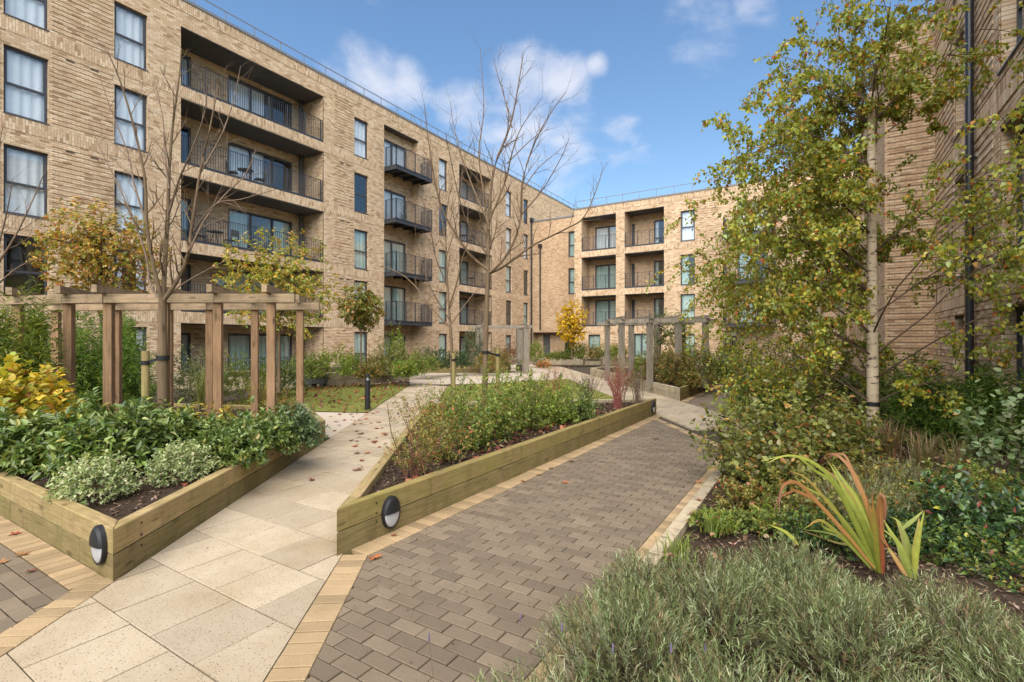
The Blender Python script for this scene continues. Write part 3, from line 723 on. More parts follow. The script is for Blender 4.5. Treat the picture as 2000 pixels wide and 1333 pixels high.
# middle stack: tall recess with doors and hung steel balconies
b0, b1 = 20.15, 22.42
wallgrid(FL, MS[0], MS[1], -.12, 13.95, [(b0 + .02, b1, f + .02, t, .12) for f, t in zip(FLOORS + [-.1], [13.42, 10.52, 7.59, 4.9, 2.02])], M_BRICK, LB, -.5, name='recess_wall')
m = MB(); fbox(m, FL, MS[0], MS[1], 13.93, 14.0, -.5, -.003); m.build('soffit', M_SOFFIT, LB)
for li, (f, t) in enumerate(zip(FLOORS + [-.1], [13.42, 10.52, 7.59, 4.9, 2.02])):
    window(FL, b0 + .02, b1, f + .04, t, LB, d=-.55, lights=2, transom=None, cur='full', cmat=M_CURT if li < 2 else M_CURTG, sill=False, fw=.08, name='balcony_door')
    if f < 0: continue
    y0, y1, pr = 20.2, 23.22, .9; m = MB()
    fbox(m, FL, y0, y1, f - .24, f + .02, pr - .02, pr); fbox(m, FL, y0, y0 + .02, f - .24, f + .02, -.48, pr - .02); fbox(m, FL, y1 - .02, y1, f - .24, f + .02, -.0, pr - .02)
    fbox(m, FL, y0 + .02, y1 - .02, f - .06, f, -.48 + .0, pr - .02); bal = m.build('hung_balcony', M_METAL, LB)
    for s in np.linspace(y0 + .3, y1 - .3, 4):
        m = MB(); fbox(m, FL, s - .04, s + .04, f - .22, f - .065, 0.0 if s > MS[1] else -.4, pr - .03); m.build('joist', M_METAL, bal)
    r = railing(FL, y0 + .012, y1 - .012, f - .12, bal, d=pr - .015, h=1.22, ends=(y0 + .012, y1 - .012), bar=.085, base=.05)
coping_rail(FL, LS0, LS1, ROOF, LB)
m = MB(); fbox(m, FL, LS0, LS1, -.12, 0.02, -12, -.32)
for f in FLOORS: fbox(m, FL, LS0, LS1, f - .3, f - .06, -12, -1.72)
fbox(m, FL, LS0, LS1, 14.3, 14.6, -12, -.05); fbox(m, FL, LS0, LS1, -.1, 14.7, -12.2, -12); fbox(m, FL, LS0 - .2, LS0, -.1, 14.8, -12, -.02); fbox(m, FL, LS1, LS1 + .2, -.1, 14.8, -12, -.02)
for s in np.arange(-3, 50, 4.35): fbox(m, FL, s, s + .12, 0, 14.4, -12, -1.9)
m.build('inner_structure', M_ROOM, LB)
downpipe(FL, 36.98, 0, 11.9, LB, hopper=True)
# clock on the first-floor balcony wall
m = MB(); cs, cz = FX(430, 548, LX - 1.5); ckz = cz
def disc(m, F, s, z, d0, d1, r, n=28):
    i = len(m.v); m.v += [tuple(F.P(s + r * math.cos(t), z + r * math.sin(t), d0)) for t in [2 * math.pi * k / n for k in range(n)]] + [tuple(F.P(s + r * math.cos(t), z + r * math.sin(t), d1)) for t in [2 * math.pi * k / n for k in range(n)]]
    for k in range(n): m.f.append((i + k, i + (k + 1) % n, i + n + (k + 1) % n, i + n + k)); m.mi.append(0)
    m.f.append(tuple(i + n + k for k in range(n))); m.mi.append(0)
ck = thing('wall_clock', 'round pale faced clock on the first floor balcony wall', 'clock', tuple(FL.P(cs, ckz, -1.5)))
Fc = Fac((0, 0, 0), (0, 1, 0), (1, 0, 0))
m = MB(); disc(m, Fc, 0, 0, -.05, .0, .27); m.build('rim', M_FRAME, ck)
m = MB(); disc(m, Fc, 0, 0, -.04, .012, .225); fc = m.build('face', M_CLOCK, ck)
m = MB(); m.beam((.016, 0, 0), (.016, 0, .17), .012, .006, up=(1, 0, 0)); m.beam((.016, 0, 0), (.016, 0, -.12), .016, .006, up=(1, 0, 0))
for k in range(12):
    t = k * math.pi / 6; m.beam((.015, math.cos(t) * .17, math.sin(t) * .17), (.015, math.cos(t) * .2, math.sin(t) * .2), .012, .004, up=(1, 0, 0))
m.build('hands_and_marks', M_PLASTIC, ck)
M_COPPER = plain('copper_shade', (.55, .20, .06), .35, .5, metal=.6, var=.15)
for px, py, lab in ((428, 512, 'upper copper pendant lamp above the balcony clock'), (430, 539, 'lower copper pendant lamp beside the balcony clock')):
    s_, z_ = FX(px, py, LX - 1.0); pl = thing('pendant_lamp', lab, 'lamp', tuple(FL.P(s_, z_, -1.0)), 'copper pendant lamps')
    m = MB(); m.lathe([(.17, -.08), (.15, -.04), (.08, .02), (.02, .06)], 16); m.build('shade', M_COPPER, pl, True)
    m = MB(); m.tube([(0, 0, .05), (0, 0, 5.08 - z_)], .006, 5); m.build('cord', M_PLASTIC, pl)
def bistro(label, F, s, z, d):
    t = thing('bistro_table', label, 'table', tuple(F.P(s, z, d)), 'balcony furniture'); m = MB(); m.lathe([(.0, .70), (.32, .70), (.32, .725)], 18); m.build('top', M_SOFFIT, t)
    for k in range(3):
        a = k * 2.09; m = MB(); m.beam((.05 * math.cos(a), .05 * math.sin(a), .7), (.24 * math.cos(a), .24 * math.sin(a), .01), .025, .025); m.build('leg', M_SOFFIT, t)
def bchair(label, F, s, z, d, rz):
    t = thing('balcony_chair', label, 'chair', tuple(F.P(s, z, d)), 'balcony furniture', rz); m = MB(); m.box(-.21, -.21, .43, .21, .21, .46); m.build('seat', M_SOFFIT, t); m = MB()
    m.box(-.21, .19, .6, .21, .22, .88); m.build('backrest', M_SOFFIT, t)
    for x in (-.19, .19):
        for y in (-.19, .2):
            m = MB(); m.beam((x, y, .01), (x, y, .43 if y < 0 else .62), .025, .025); m.build('leg', M_SOFFIT, t)
for s_, z_, d_, rz_, lab in ((11.3, 5.55, -.8, 0, 'on the second floor left balcony'), (12.6, 8.55, -.8, 1, 'on the third floor left balcony'), (28.6, 8.55, -.8, 0, 'on the third floor of the farther inset balconies')):
    bistro('small dark round table ' + lab, FL, s_, z_, d_); bchair('dark balcony chair left of the table ' + lab, FL, s_ - .6, z_, d_, 1.4 + rz_); bchair('dark balcony chair right of the table ' + lab, FL, s_ + .62, z_, d_ + .1, -1.3 + rz_)
bistro('small dark round table on the second floor of the farther inset balconies', FL, 29.4, 5.55, -.7)

# ---- back building with a recessed entrance bay beside the left block
BY = 35.4
FB = Fac((0, BY, 0), (1, 0, 0), (0, -1, 0))
BB = thing('apartment_building', 'four storey buff brick block closing the far end with paired inset balconies', 'building', (0, 0, 0), 'apartment blocks around the courtyard')
bx = lambda px: FY(px, 500, BY)[0]
x0 = bx(1122); BR = 11.95; BF, BH, BWT, BWB = [8.54, 5.54, 2.78], [11.15, 8.08, 5.10], [10.64, 7.62, 4.89], [8.57, 5.53, 2.82]
lg = [(bx(1136), bx(1203)), (bx(1220), bx(1297))]; wc = [(bx(1329), bx(1357))]; rc = [(bx(1440), bx(1500))]
holes = []
for a, b in lg:
    for f, h in zip(BF, BH): holes.append((a, b, f, h, .05))
    
for a, b in wc + rc:
    for t, w in zip(BWT, BWB): holes.append((a, b, w, t, .12))
g0 = (bx(1149), bx(1172)); g1 = (bx(1238), bx(1266)); g2 = (bx(1335), bx(1357)); g3 = (bx(1412), bx(1440))
holes += [(g0[0], g0[1], 1.05, 2.15, .12), (g1[0], g1[1], .1, 2.2, .12), (g2[0], g2[1], .6, 2.15, .12), (g3[0], g3[1], -.05, 2.3, .12)]
wallgrid(FB, x0, 8, -.12, BR - .1, holes, M_BRICK, BB)
for f in BF: bandstrip(FB, x0, 8, f - .45, f - .012, [], BB)
bandstrip(FB, x0, 8, 11.42, 11.84, [], BB)
ribs(FB, [(bx(1360), bx(1405)), (bx(1505), 7)], .1, 11.35, [(-99, 99, f - .47, f) for f in BF], BB, .15)
ribs(FB, [(x0 + .1, bx(1134)), (bx(1300), bx(1326))], .1, 2.2, [], BB, .15)
for a, b in wc + rc:
    for k, (t, w) in enumerate(zip(BWT, BWB)): window(FB, a, b, w, t, BB, cur='full' if k != 1 else 'left', cmat=M_CURT if k == 0 else M_CURTG)
window(FB, g0[0], g0[1], 1.05, 2.15, BB, transom=None, cmat=M_CURTG); window(FB, g1[0], g1[1], .1, 2.2, BB, transom=None, lights=2, cmat=M_CURTG)
window(FB, g2[0], g2[1], .6, 2.15, BB, transom=None, cmat=M_CURTG); window(FB, g3[0], g3[1], -.05, 2.3, BB, transom=None, cur=None)
for gi, (a, b) in enumerate(lg):
    w = b - a
    for f, h in zip(BF, BH):
        doors = [(a + w * .18, b - .02, f + 2.1)] if gi == 0 else [(a + .03, a + w * .1, f + 2.0), (a + w * .6, b - .1, f + 2.05)]
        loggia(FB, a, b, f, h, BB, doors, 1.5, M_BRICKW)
        for p, q, e in doors: window(FB, p, q, f + .04, e, BB, d=-1.55, lights=2 if q - p > 1.5 else 1, transom=.35 if (gi and q - p > .5) else None, cur='full' if gi == 0 else 'sides', cmat=M_CURTG if f < 8 else M_CURT, sill=False, fw=.07, name='balcony_door')
        m = MB(); fbox(m, FB, a, b, f - .008, f + .085, -.1, .004); m.build('balcony_kerb', M_METAL, BB); railing(FB, a + .03, b - .03, f, BB)
for f in BF:                                   # hung balconies at the right-hand end of the back block
    y0, y1, pr = bx(1412) * .965, bx(1515), 1.1; m = MB()
    fbox(m, FB, y0, y1, f - .26, f + .04, pr - .02, pr); fbox(m, FB, y0, y0 + .02, f - .26, f + .04, 0, pr - .02); fbox(m, FB, y1 - .02, y1, f - .26, f + .04, 0, pr - .02); fbox(m, FB, y0 + .02, y1 - .02, f - .06, f, 0, pr - .02)
    bal = m.build('hung_balcony', M_METAL, BB); railing(FB, y0 + .012, y1 - .012, f - .1, bal, d=pr - .015, h=1.2, ends=(y0 + .012, y1 - .012), base=.05)
coping_rail(FB, x0, 8, BR, BB)
m = MB(); fbox(m, FB, x0 + .02, 8, 11.3, 11.6, -10, -.05); fbox(m, FB, x0 + .02, 8, -.1, 11.8, -10.2, -10); fbox(m, FB, 7.9, 8, -.1, 11.8, -10, -.02)
for f in BF: fbox(m, FB, x0 + .3, 7.8, f - .3, f - .07, -10, -1.7)
m.build('inner_structure', M_ROOM, BB)
FS = Fac((x0, BY, 0), (0, 1, 0), (-1, 0, 0)); wallgrid(FS, 0, 10, -.12, BR - .1, [], M_BRICK, BB, 0, name='side_wall')
downpipe(FB, bx(1213), 0, 2.3, BB, hopper=True)
# recessed bay
RY = 37.1
FR = Fac((0, RY, 0), (1, 0, 0), (0, -1, 0)); rx = lambda px: FY(px, 500, RY)[0]
holes = [(rx(1110), rx(1124), w, t, .12) for w, t in zip(BWB[:2], BWT[:2])] + [(rx(1040) + .05, x0 + .5, -.1, 2.4, .02)]
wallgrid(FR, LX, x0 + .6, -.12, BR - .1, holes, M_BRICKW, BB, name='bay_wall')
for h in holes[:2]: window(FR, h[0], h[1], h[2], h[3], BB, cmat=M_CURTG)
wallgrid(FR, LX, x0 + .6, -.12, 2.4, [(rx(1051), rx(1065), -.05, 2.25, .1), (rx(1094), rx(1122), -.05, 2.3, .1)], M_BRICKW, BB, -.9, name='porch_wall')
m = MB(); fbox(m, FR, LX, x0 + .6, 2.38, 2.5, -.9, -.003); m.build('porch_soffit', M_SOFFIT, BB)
m = MB(); fbox(m, FR, rx(1051), rx(1065), -.05, 2.25, -1.0, -.96)
for k in range(16): fbox(m, FR, rx(1051) + .03, rx(1065) - .03, .1 + k * .13, .17 + k * .13, -.96, -.945)
m.build('louvred_door', M_SOFFIT, BB)
window(FR, rx(1094), rx(1122), -.03, 2.3, BB, d=-.95, lights=2, transom=None, cur=None, sill=False, name='entrance_door')
coping_rail(FR, LX, x0, BR - .02, BB, rail=False)
downpipe(FR, rx(1056), 2.6, 9.6, BB, hopper=True)
m = MB(); fbox(m, FR, LX, x0 + .6, 11.3, 11.6, -8, -.05); fbox(m, FR, LX, x0 + .6, -.1, 11.7, -8.2, -8); m.build('inner_structure', M_ROOM, BB)

# ---- right building: near wall built brick by brick
RX = 2.5
FRt = Fac((RX, 0, 0), (0, 1, 0), (-1, 0, 0))
RB = thing('apartment_building', 'buff brick block close on the right with a black downpipe', 'building', (0, 0, 0), 'apartment blocks around the courtyard')
ry = lambda px: FX(px, 500, RX)[0]
YC = ry(1826); RH = 13.6
near = (ry(2075), ry(1952)); slim = (ry(1884), ry(1864))
RLV = [(2.95, 5.0), (5.95, 8.0), (8.9, 10.95)]
zz = lambda px, py: FX(px, py, RX)[1]
holes = []
nl = [(.45, 2.3), (zz(1975, 490), zz(1960, 222)), (zz(1980, 118), zz(1980, 118) + 2.1), (9.2, 11.3)]
sls = [(.45, 2.25), (zz(1873, 540), zz(1873, 390)), (zz(1873, 250) , zz(1873, 75)), (8.6, 10.7)]
nl = [(.35, 2.15), (2.98, 5.05), (5.98, 8.05), (8.98, 11.05)]; sls = nl
for c, d in nl: holes.append((near[0], near[1], c, d, .22))
for c, d in sls: holes.append((slim[0], slim[1], c, d, .22))
wallgrid(FRt, 5, YC, -.12, RH, holes, M_MORTAR, RB, -.012)
for c, d in nl: window(FRt, near[0], near[1], c, d, RB, d=-.2, cur='sides', cmat=M_CURT, lights=1)
for c, d in sls: window(FRt, slim[0], slim[1], c, d, RB, d=-.2, cur='full', cmat=M_CURT, transom=.3)
BW, BHt = .225, .075
m0 = MB(); m0.hexa([FRt.P(0, 0, -.05), FRt.P(.215, 0, -.05), FRt.P(.215, 0, 0), FRt.P(0, 0, 0), FRt.P(0, .065, -.05), FRt.P(.215, .065, -.05), FRt.P(.215, .065, 0), FRt.P(0, .065, 0)])
m0.v = [(v[0] - RX, v[1], v[2]) for v in m0.v]; brick_me = m0.mesh('brick', M_BRICKG)
m0 = MB(); Z_ = Vector((RX, 0, 0))
bricks = []
bands = [(2.33, 2.78), (5.36, 5.81), (8.36, 8.81)]
for row in range(-1, int(RH / BHt)):
    z = row * BHt
    if any(b[0] - .05 < z + .03 < b[1] for b in bands): continue
    s = 5.0 + (.1125 if row % 2 else 0)
    while s < YC - .02:
        e = min(s + .215, YC)
        segs = [(s, e)]
        for h in holes:
            if h[2] - .02 < z + .032 < h[3] + .02:
                ns = []
                for a, b in segs:
                    if b <= h[0] or a >= h[1]: ns.append((a, b)); continue
                    if a < h[0] - .02: ns.append((a, h[0]))
                    if b > h[1] + .02: ns.append((h[1], b))
                segs = ns
        for a, b in segs: bricks.append((a, b, z, z + .065, .012 if row % 2 and not (near[0] - .3 < a < near[1] + .25) else 0))
        s += BW
for lo, hi in bands:                          # soldier courses of upright bricks
    s = 5.0
    while s < YC - .08:
        bricks.append((s, s + .065, lo, lo + .215, .01)); bricks.append((s, s + .065, lo + .225, hi - .01, .01)); s += .075
for h in holes:                               # bricks of the window reveals
    z = math.ceil(h[2] / BHt) * BHt; k = 0
    while z + .065 < h[3]:
        bricks.append((h[1] - .004, h[1] + .03, z, z + .065, 'R')); z += BHt; k += 1
def bvis(b):
    s, z = b[0], b[2]; x, y = RX, s; d = x * FW[0] + y * FW[1]; l = x * RT[0] + y * RT[1]
    if d < 1: return 1e6
    px = 1000 + l / d * FPX; py = YH + (EYE - z) / d * FPX
    return d + (0 if px < 2010 and 0 < py < 740 else 1e3)
bricks.sort(key=bvis); cnt = 0; rest = MB()
for b in bricks:
    a, e, z0, z1, pr = b
    if pr == 'R':
        fbox(rest, FRt, a, e, z0, z1, -.2, -.02); continue
    if cnt < 300 and abs(e - a - .215) < 1e-4 and bvis(b) < 1e3:
        o = link(bpy.data.objects.new('brick', brick_me), RB); o.location = (RX - pr - rnd.uniform(0, .004), a, z0); cnt += 1
    elif bvis(b) < 1e3 + 60: fbox(rest, FRt, a, e, z0, z1, -.05, pr + rnd.uniform(0, .004))
rest.build('brick_field', M_BRICKG, RB, kind='stuff')
downpipe(FRt, ry(1909), 0, RH + .2, RB, r=.066, d=.11)
FT = Fac((0, YC, 0), (1, 0, 0), (0, -1, 0)); XF = FY(1728, 100, YC)[0]; FH = FY(1728, 53, YC)[1]
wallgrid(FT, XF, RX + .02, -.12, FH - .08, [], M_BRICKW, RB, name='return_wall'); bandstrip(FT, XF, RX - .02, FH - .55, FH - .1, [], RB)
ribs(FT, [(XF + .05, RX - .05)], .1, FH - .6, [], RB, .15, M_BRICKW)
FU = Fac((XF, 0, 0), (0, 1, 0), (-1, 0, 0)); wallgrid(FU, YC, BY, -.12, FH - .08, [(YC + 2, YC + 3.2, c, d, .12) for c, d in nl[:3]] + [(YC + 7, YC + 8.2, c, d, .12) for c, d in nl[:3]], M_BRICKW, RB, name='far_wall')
for k in (2, 7):
    for c, d in nl[:3]: window(FU, YC + k, YC + k + 1.2, c, d, RB, cmat=M_CURT)
coping_rail(FT, XF - .04, RX, FH, RB, rail=False); coping_rail(FU, YC + .06, BY, FH, RB, rail=False)
coping_rail(FRt, 5, YC, RH + .1, RB, rail=False)
m = MB(); p0 = FT.P(XF + .75, FH, -.5); m.tube([p0, p0 + Vector((0, 0, .42)), p0 + Vector((.06, 0, .56)), p0 + Vector((.2, 0, .64)), p0 + Vector((1.2, 0, .78))], .028, 8); m.build('roof_rail', M_COPING, RB)
m = MB(); fbox(m, FRt, 5, YC, RH - .4, RH - .1, -9, -.06); fbox(m, FRt, 5, BY, -.1, FH - .4, -9.2, -9); fbox(m, FRt, 4.8, 5, -.1, RH, -9, 0); fbox(m, FU, YC + .02, BY, FH - .5, FH - .2, -9, -.05)
for z in (2.6, 5.6, 8.6): fbox(m, FRt, 5, YC, z - .2, z, -9, -.35)
m.build('inner_structure', M_ROOM, RB)

# ------------------------------------------------------------------ raised sleeper planters
PH = .345
def planter(name, label, poly, mats, hgt=PH, courses=2, soil=.27, edges=None, chips=0, seed=3, group='raised timber planters', lens=(1.5, 2.1)):
    poly = ccw([tuple(p) for p in poly]); inn = inset(poly, .1); root = thing(name, label, 'planter', (poly[0][0], poly[0][1], 0), group); ox, oy = poly[0]
    n = len(poly); rs = random.Random(seed); ch = hgt / courses
    for k in range(n):
        if edges is not None and k not in edges: continue
        a, b = Vector(poly[k]), Vector(poly[(k + 1) % n]); ia, ib = Vector(inn[k]), Vector(inn[(k + 1) % n]); L = (b - a).length
        d = (b - a).normalized(); ang = math.atan2(d.y, d.x)
        for c in range(courses):
            cuts = [0.0]; 
            while L - cuts[-1] > lens[1]: cuts.append(cuts[-1] + rs.uniform(*lens) * (.6 if len(cuts) == 1 and c else 1))
            cuts.append(L)
            for i in range(len(cuts) - 1):
                t0, t1 = cuts[i] / L, cuts[i + 1] / L; g = .004 / L
                if i: t0 += g
                if i < len(cuts) - 2: t1 -= g
                o0, o1 = a.lerp(b, t0), a.lerp(b, t1); nn = Vector((-d.y, d.x)) * .1
                i0 = ia if i == 0 else o0 + nn; i1 = ib if i == len(cuts) - 2 else o1 + nn
                z0, z1 = c * ch + (.005 if c else -.04), (c + 1) * ch - (.004 if c < courses - 1 else rs.uniform(0, .004)); jit = rs.uniform(-.003, .003)
                mm = (o0 + o1) / 2; M = Matrix.Rotation(-ang, 3, 'Z')
                def loc(p, z): return M @ Vector((p.x - mm.x, p.y - mm.y, z))
                m = MB(); bv = .006; up = [o0, o1, i1, i0]; ctr = (o0 + o1 + i0 + i1) / 4
                ins = inset([tuple(p) for p in up], bv)
                P = [loc(p, z0) for p in up] + [loc(p, z1 - bv) for p in up] + [loc(Vector(p), z1) for p in ins]
                m.v = [tuple(p) for p in P]; m.f = [(k2, (k2 + 1) % 4, 4 + (k2 + 1) % 4, 4 + k2) for k2 in range(4)] + [(4 + k2, 4 + (k2 + 1) % 4, 8 + (k2 + 1) % 4, 8 + k2) for k2 in range(4)] + [(8, 9, 10, 11)]
                m.mi = [0] * 9
                o = m.build('sleeper', M_DAMP if c == 0 and mats[k % len(mats)] is not M_SLEEPT else mats[k % len(mats)], root, loc=(mm.x - ox + nn.x * jit * 5, mm.y - oy + nn.y * jit * 5, 0)); o.rotation_euler = (0, 0, ang)
    m = MB(); m.face([(p[0] - ox, p[1] - oy, soil) for p in inset(poly, .085)])
    bk = inset(poly, .07)
    for k in range(n):
        p, q = bk[k], bk[(k + 1) % n]; m.face([(p[0] - ox, p[1] - oy, -.04), (q[0] - ox, q[1] - oy, -.04), (q[0] - ox, q[1] - oy, soil), (p[0] - ox, p[1] - oy, soil)])
    m.build('soil', M_SOIL, root)
    if chips:
        rs2 = np.random.RandomState(seed); xs = [p[0] for p in inn]; ys = [p[1] for p in inn]
        P = np.stack([rs2.uniform(min(xs), max(xs), chips * 3), rs2.uniform(min(ys), max(ys), chips * 3)], 1); P = np.array([p for p in P if inside(p, inn)][:chips]); N = len(P)
        pos = np.concatenate([P - np.array([ox, oy]), (soil + .005 + .03 * rs2.rand(N))[:, None]], 1); dr = nrm(rs2.randn(N, 3) * np.array([1, 1, .35])); up = nrm(np.array([0, 0, 1.]) + rs2.randn(N, 3) * .5)
        o = link(bpy.data.objects.new('bark_mulch', leaf_mesh('bark_mulch', pos, dr, up, .02 + .045 * rs2.rand(N), .008 + .016 * rs2.rand(N), palette([(.10, .06, .04, 4), (.17, .11, .075, 3), (.26, .19, .14, 1), (.05, .03, .02, 3)], N, rs2), 'diamond', M_DRY)), root); o['kind'] = 'stuff'
    return root
LPEND = (-6.75, 5.21)
LP = [(-4.01, 1.42), LPEND, (-8.4, 6.1), (-13.2, 4.2), (-13.2, 1.42)]
planter('raised_planter', 'raised timber planter at the front left with an oval black lamp near its corner', LP, [M_SLEEP], chips=9000, seed=5)
CP = [(-3.07, 2.47), (-3.07, 11.05), (-6.98, 7.92)]
planter('raised_planter', 'triangular raised timber planter beside the brick path, its long side green with algae', CP, [M_SLEEPG, M_SLEEPT, M_SLEEP], chips=9000, seed=8)
RP = [(-3.2, 13.80), (-3.3, 27.4), (-9.2, 27.4), dl(QR, 10.5), ]
RP = [(-3.2, 13.80), (-3.3, 27.4), (-9.4, 24.5), (-9.37, 22.3)]
planter('raised_planter', 'raised timber planter with mixed shrubs below the far right pergola', RP, [M_SLEEPG, M_SLEEPT, M_SLEEPT, M_SLEEPT], chips=3000, seed=9)
PA = [tuple(G(585, 757)[:2]), tuple(G(800, 743.5)[:2]), (-16.6, 16.9), (-20.4, 17.4), (-20.4, 8.6), (-17.2, 8.6)]
planter('raised_planter', 'low timber planter along the left building behind the two benches', PA, [M_SLEEPT], hgt=.42, soil=.34, seed=12)
PBk = [(-17.9, 19.0), (-13.6, 21.6), (-14.3, 23.0), (-20.4, 26.0), (-20.4, 19.8)]
planter('raised_planter', 'low timber planter with dark evergreen shrubs behind the staked bare trees', PBk, [M_SLEEP], hgt=.4, soil=.33, seed=13)
PC = [(-17.0, 31.2), (-12.6, 33.1), (-3.6, 33.4), (-3.6, 35.2), (-17.0, 35.2)]
planter('raised_planter', 'low timber planter with clipped shrubs along the far building', PC, [M_SLEEPT], hgt=.5, soil=.42, seed=14)
PD = [(-20.5, 27.8), (-18.2, 28.4), (-18.0, 33.2), (-20.5, 33.2)]
planter('raised_planter', 'small timber planter in the corner below the downpipes', PD, [M_SLEEPT], hgt=.4, soil=.33, seed=15)

# bolts on the two near planter corners
# ------------------------------------------------------------------ lamps, bollard
def eyelid_lamp(label, F, s, z, r=.135):
    root = thing('bulkhead_lamp', label, 'lamp', tuple(F.P(s, z)), 'oval bulkhead lamps on the planters')
    L = Fac((0, 0, 0), F.sv * .72, F.nv)
    def dome(m, a0, a1, rr, dep, back=.0, n=20, k=6):
        for j in range(k):
            for i in range(n):
                q = []
                for (ii, jj) in ((i, j), (i + 1, j), (i + 1, j + 1), (i, j + 1)):
                    t = a0 + (a1 - a0) * ii / n; f = jj / k; q.append(L.P(math.cos(t) * rr * (1 - f), math.sin(t) * rr * (1 - f), back + dep * math.sin(math.acos(1 - f) if f < 1 else math.pi / 2)))
                m.face(q)
    m = MB(); disc(m, L, 0, 0, 0, .03, r, 32); m.build('housing', M_PLASTIC, root, False)
    m = MB(); dome(m, 0, math.pi, r * .985, .028, .031); c = []
    prof = [L.P(-r * .985 * (1 - f), 0, .031 + .028 * math.sin(math.acos(1 - f))) for f in np.linspace(0, 1, 7)] + [L.P(r * .985 * (1 - f), 0, .031 + .028 * math.sin(math.acos(1 - f))) for f in np.linspace(1, 0, 7)[1:]]
    m.face(prof); m.build('hood', M_PLASTIC, root, False)
    m = MB(); dome(m, math.pi, 2 * math.pi, r * .86, .014, .031); m.build('diffuser', M_DIFF, root, True)
    m = MB()
    for a in (-.6, math.pi + .6): disc(m, L, math.cos(a) * r * .93, math.sin(a) * r * .93, .05, .06, .006, 8)
    return root
FPc = Fac((-3.07, 0, 0), (0, 1, 0), (1, 0, 0)); FPl = Fac((0, 1.42, 0), (1, 0, 0), (0, -1, 0))
s, z = FX(773, 1003, -3.0); eyelid_lamp('oval black half-hooded lamp on the near end of the triangular planter', FPc, s, z, .135)
s, z = FY(178, 1069, 1.36); eyelid_lamp('oval black half-hooded lamp on the front left planter corner', FPl, s, z, .135)
eyelid_lamp('oval black lamp at the far end of the triangular planter beside the brick path', FPc, 10.75, .19, .135)
FPr = Fac((-3.22, 0, 0), (0, 1, 0), (1, 0, 0)); s, z = FX(1368, 750, -3.2); eyelid_lamp('oval black lamp on the far right planter below the pergola', FPr, s, .19, .135)
def bolts(F, pts, root):
    for s, z in pts:
        m = MB(); disc(m, F, s, z, -.01, .004, .009, 8); m.build('bolt', M_PLASTIC, root)
_pl = [o for o in bpy.data.objects if o.get('category') == 'planter'][:2]
_dg = Vector((LPEND[0] + 4.01, LPEND[1] - 1.42)).normalized(); FPd = Fac((-4.01, 1.42, 0), (_dg.x, _dg.y, 0), (_dg.y, -_dg.x, 0))
for F_, P_, r_ in ((FPc, [(2.86, .285), (2.86, .205), (2.86, .135)], _pl[1]), (FPd, [(.28, .29), (.28, .205), (.28, .13)], _pl[0])):
    for s_, z_ in P_:
        m = MB(); disc(m, F_, s_, z_, -.01, .004, .008, 8); o = m.build('bolt', M_PLASTIC, r_); o.location = -r_.location
bp = G(718, 801); bo = thing('bollard_light', 'short black bollard light at the edge of the lawn', 'bollard', tuple(bp))
m = MB(); m.lathe([(.085, 0), (.085, .015), (.062, .017), (.062, .70)], 20); m.build('post', M_PLASTIC, bo, False)
m = MB()
for k in range(3): t = k * 2.094 + .5; m.beam((.052 * math.cos(t), .052 * math.sin(t), .70), (.052 * math.cos(t), .052 * math.sin(t), .80), .012, .02)
m.build('lamp_strut', M_PLASTIC, bo)
m = MB(); m.lathe([(.05, .70), (.042, .72), (.022, .76), (.02, .80)], 16); m.build('reflector', M_COPING, bo, True)
m = MB(); m.lathe([(.0, .80), (.066, .80), (.066, .835), (.06, .84)], 20); m.build('cap', M_PLASTIC, bo, False)

# ------------------------------------------------------------------ benches, picnic table, pergolas
def bench(label, a, b, depth=.45, h=.45):
    a = Vector(a[:2]); b = Vector(b[:2]); d = (b - a); L = d.length; ang = math.atan2(d.y, d.x)
    root = thing('garden_bench', label, 'bench', (a.x, a.y, 0), 'timber benches around the lawn', ang)
    for k in range(4):
        m = MB(); m.box(0, k * depth / 4 + .006, h - .05, L, (k + 1) * depth / 4 - .006, h); m.build('seat_plank', M_SLEEPT, root)
    for x in (0, L - .09):
        for y in (.01, depth - .1):
            m = MB(); m.box(x, y, 0, x + .09, y + .09, h - .052); m.build('leg', M_SLEEPT, root)
    m = MB(); m.box(.09, .02, h - .15, L - .09, .06, h - .052); m.build('apron', M_SLEEPT, root)
bench('pale timber bench backing onto the planter right of the bollard', G(722, 748), G(795, 748))
bench('pale timber bench left of the bollard beside a dark storage box', G(624, 757), G(668, 750))
bench('timber bench in front of the far building right of the yellow tree', G(1141, 715), G(1178, 715))
bx_ = G(612, 757); sb = thing('storage_box', 'dark grey low box beside the left bench', 'box', (bx_.x, bx_.y, 0), None, .55)
m = MB(); m.box(-.5, 0, .12, .35, .4, .38); m.build('body', M_SOFFIT, sb); m = MB(); m.box(-.53, -.03, .382, .38, .43, .41); m.build('lid', M_SOFFIT, sb)
for x in (-.46, -.1, .27):
    m = MB(); m.box(x, .02, 0, x + .04, .38, .118); m.build('foot', M_SOFFIT, sb)
pt = G(1003, 727); tb = thing('picnic_table', 'weathered timber picnic table under the far pergola', 'table', (pt.x, pt.y, 0), None, .5)
for k in range(5):
    m = MB(); m.box(-.9, -.36 + k * .145, .70, .9, -.23 + k * .145, .74); m.build('table_plank', M_OLD, tb)
for y in (-.72, .56):
    for k in range(2):
        m = MB(); m.box(-.9, y + k * .09, .42, .9, y + k * .09 + .08, .46); m.build('seat_plank', M_OLD, tb)
for x in (-.65, .65):
    m = MB(); m.beam((x, -.62, 0), (x, -.2, .70), .06, .09); m.beam((x, .62, 0), (x, .2, .70), .06, .09); m.beam((x + .05, -.72, .38), (x + .05, .72, .38), .04, .08); m.build('leg_frame', M_OLD, tb)

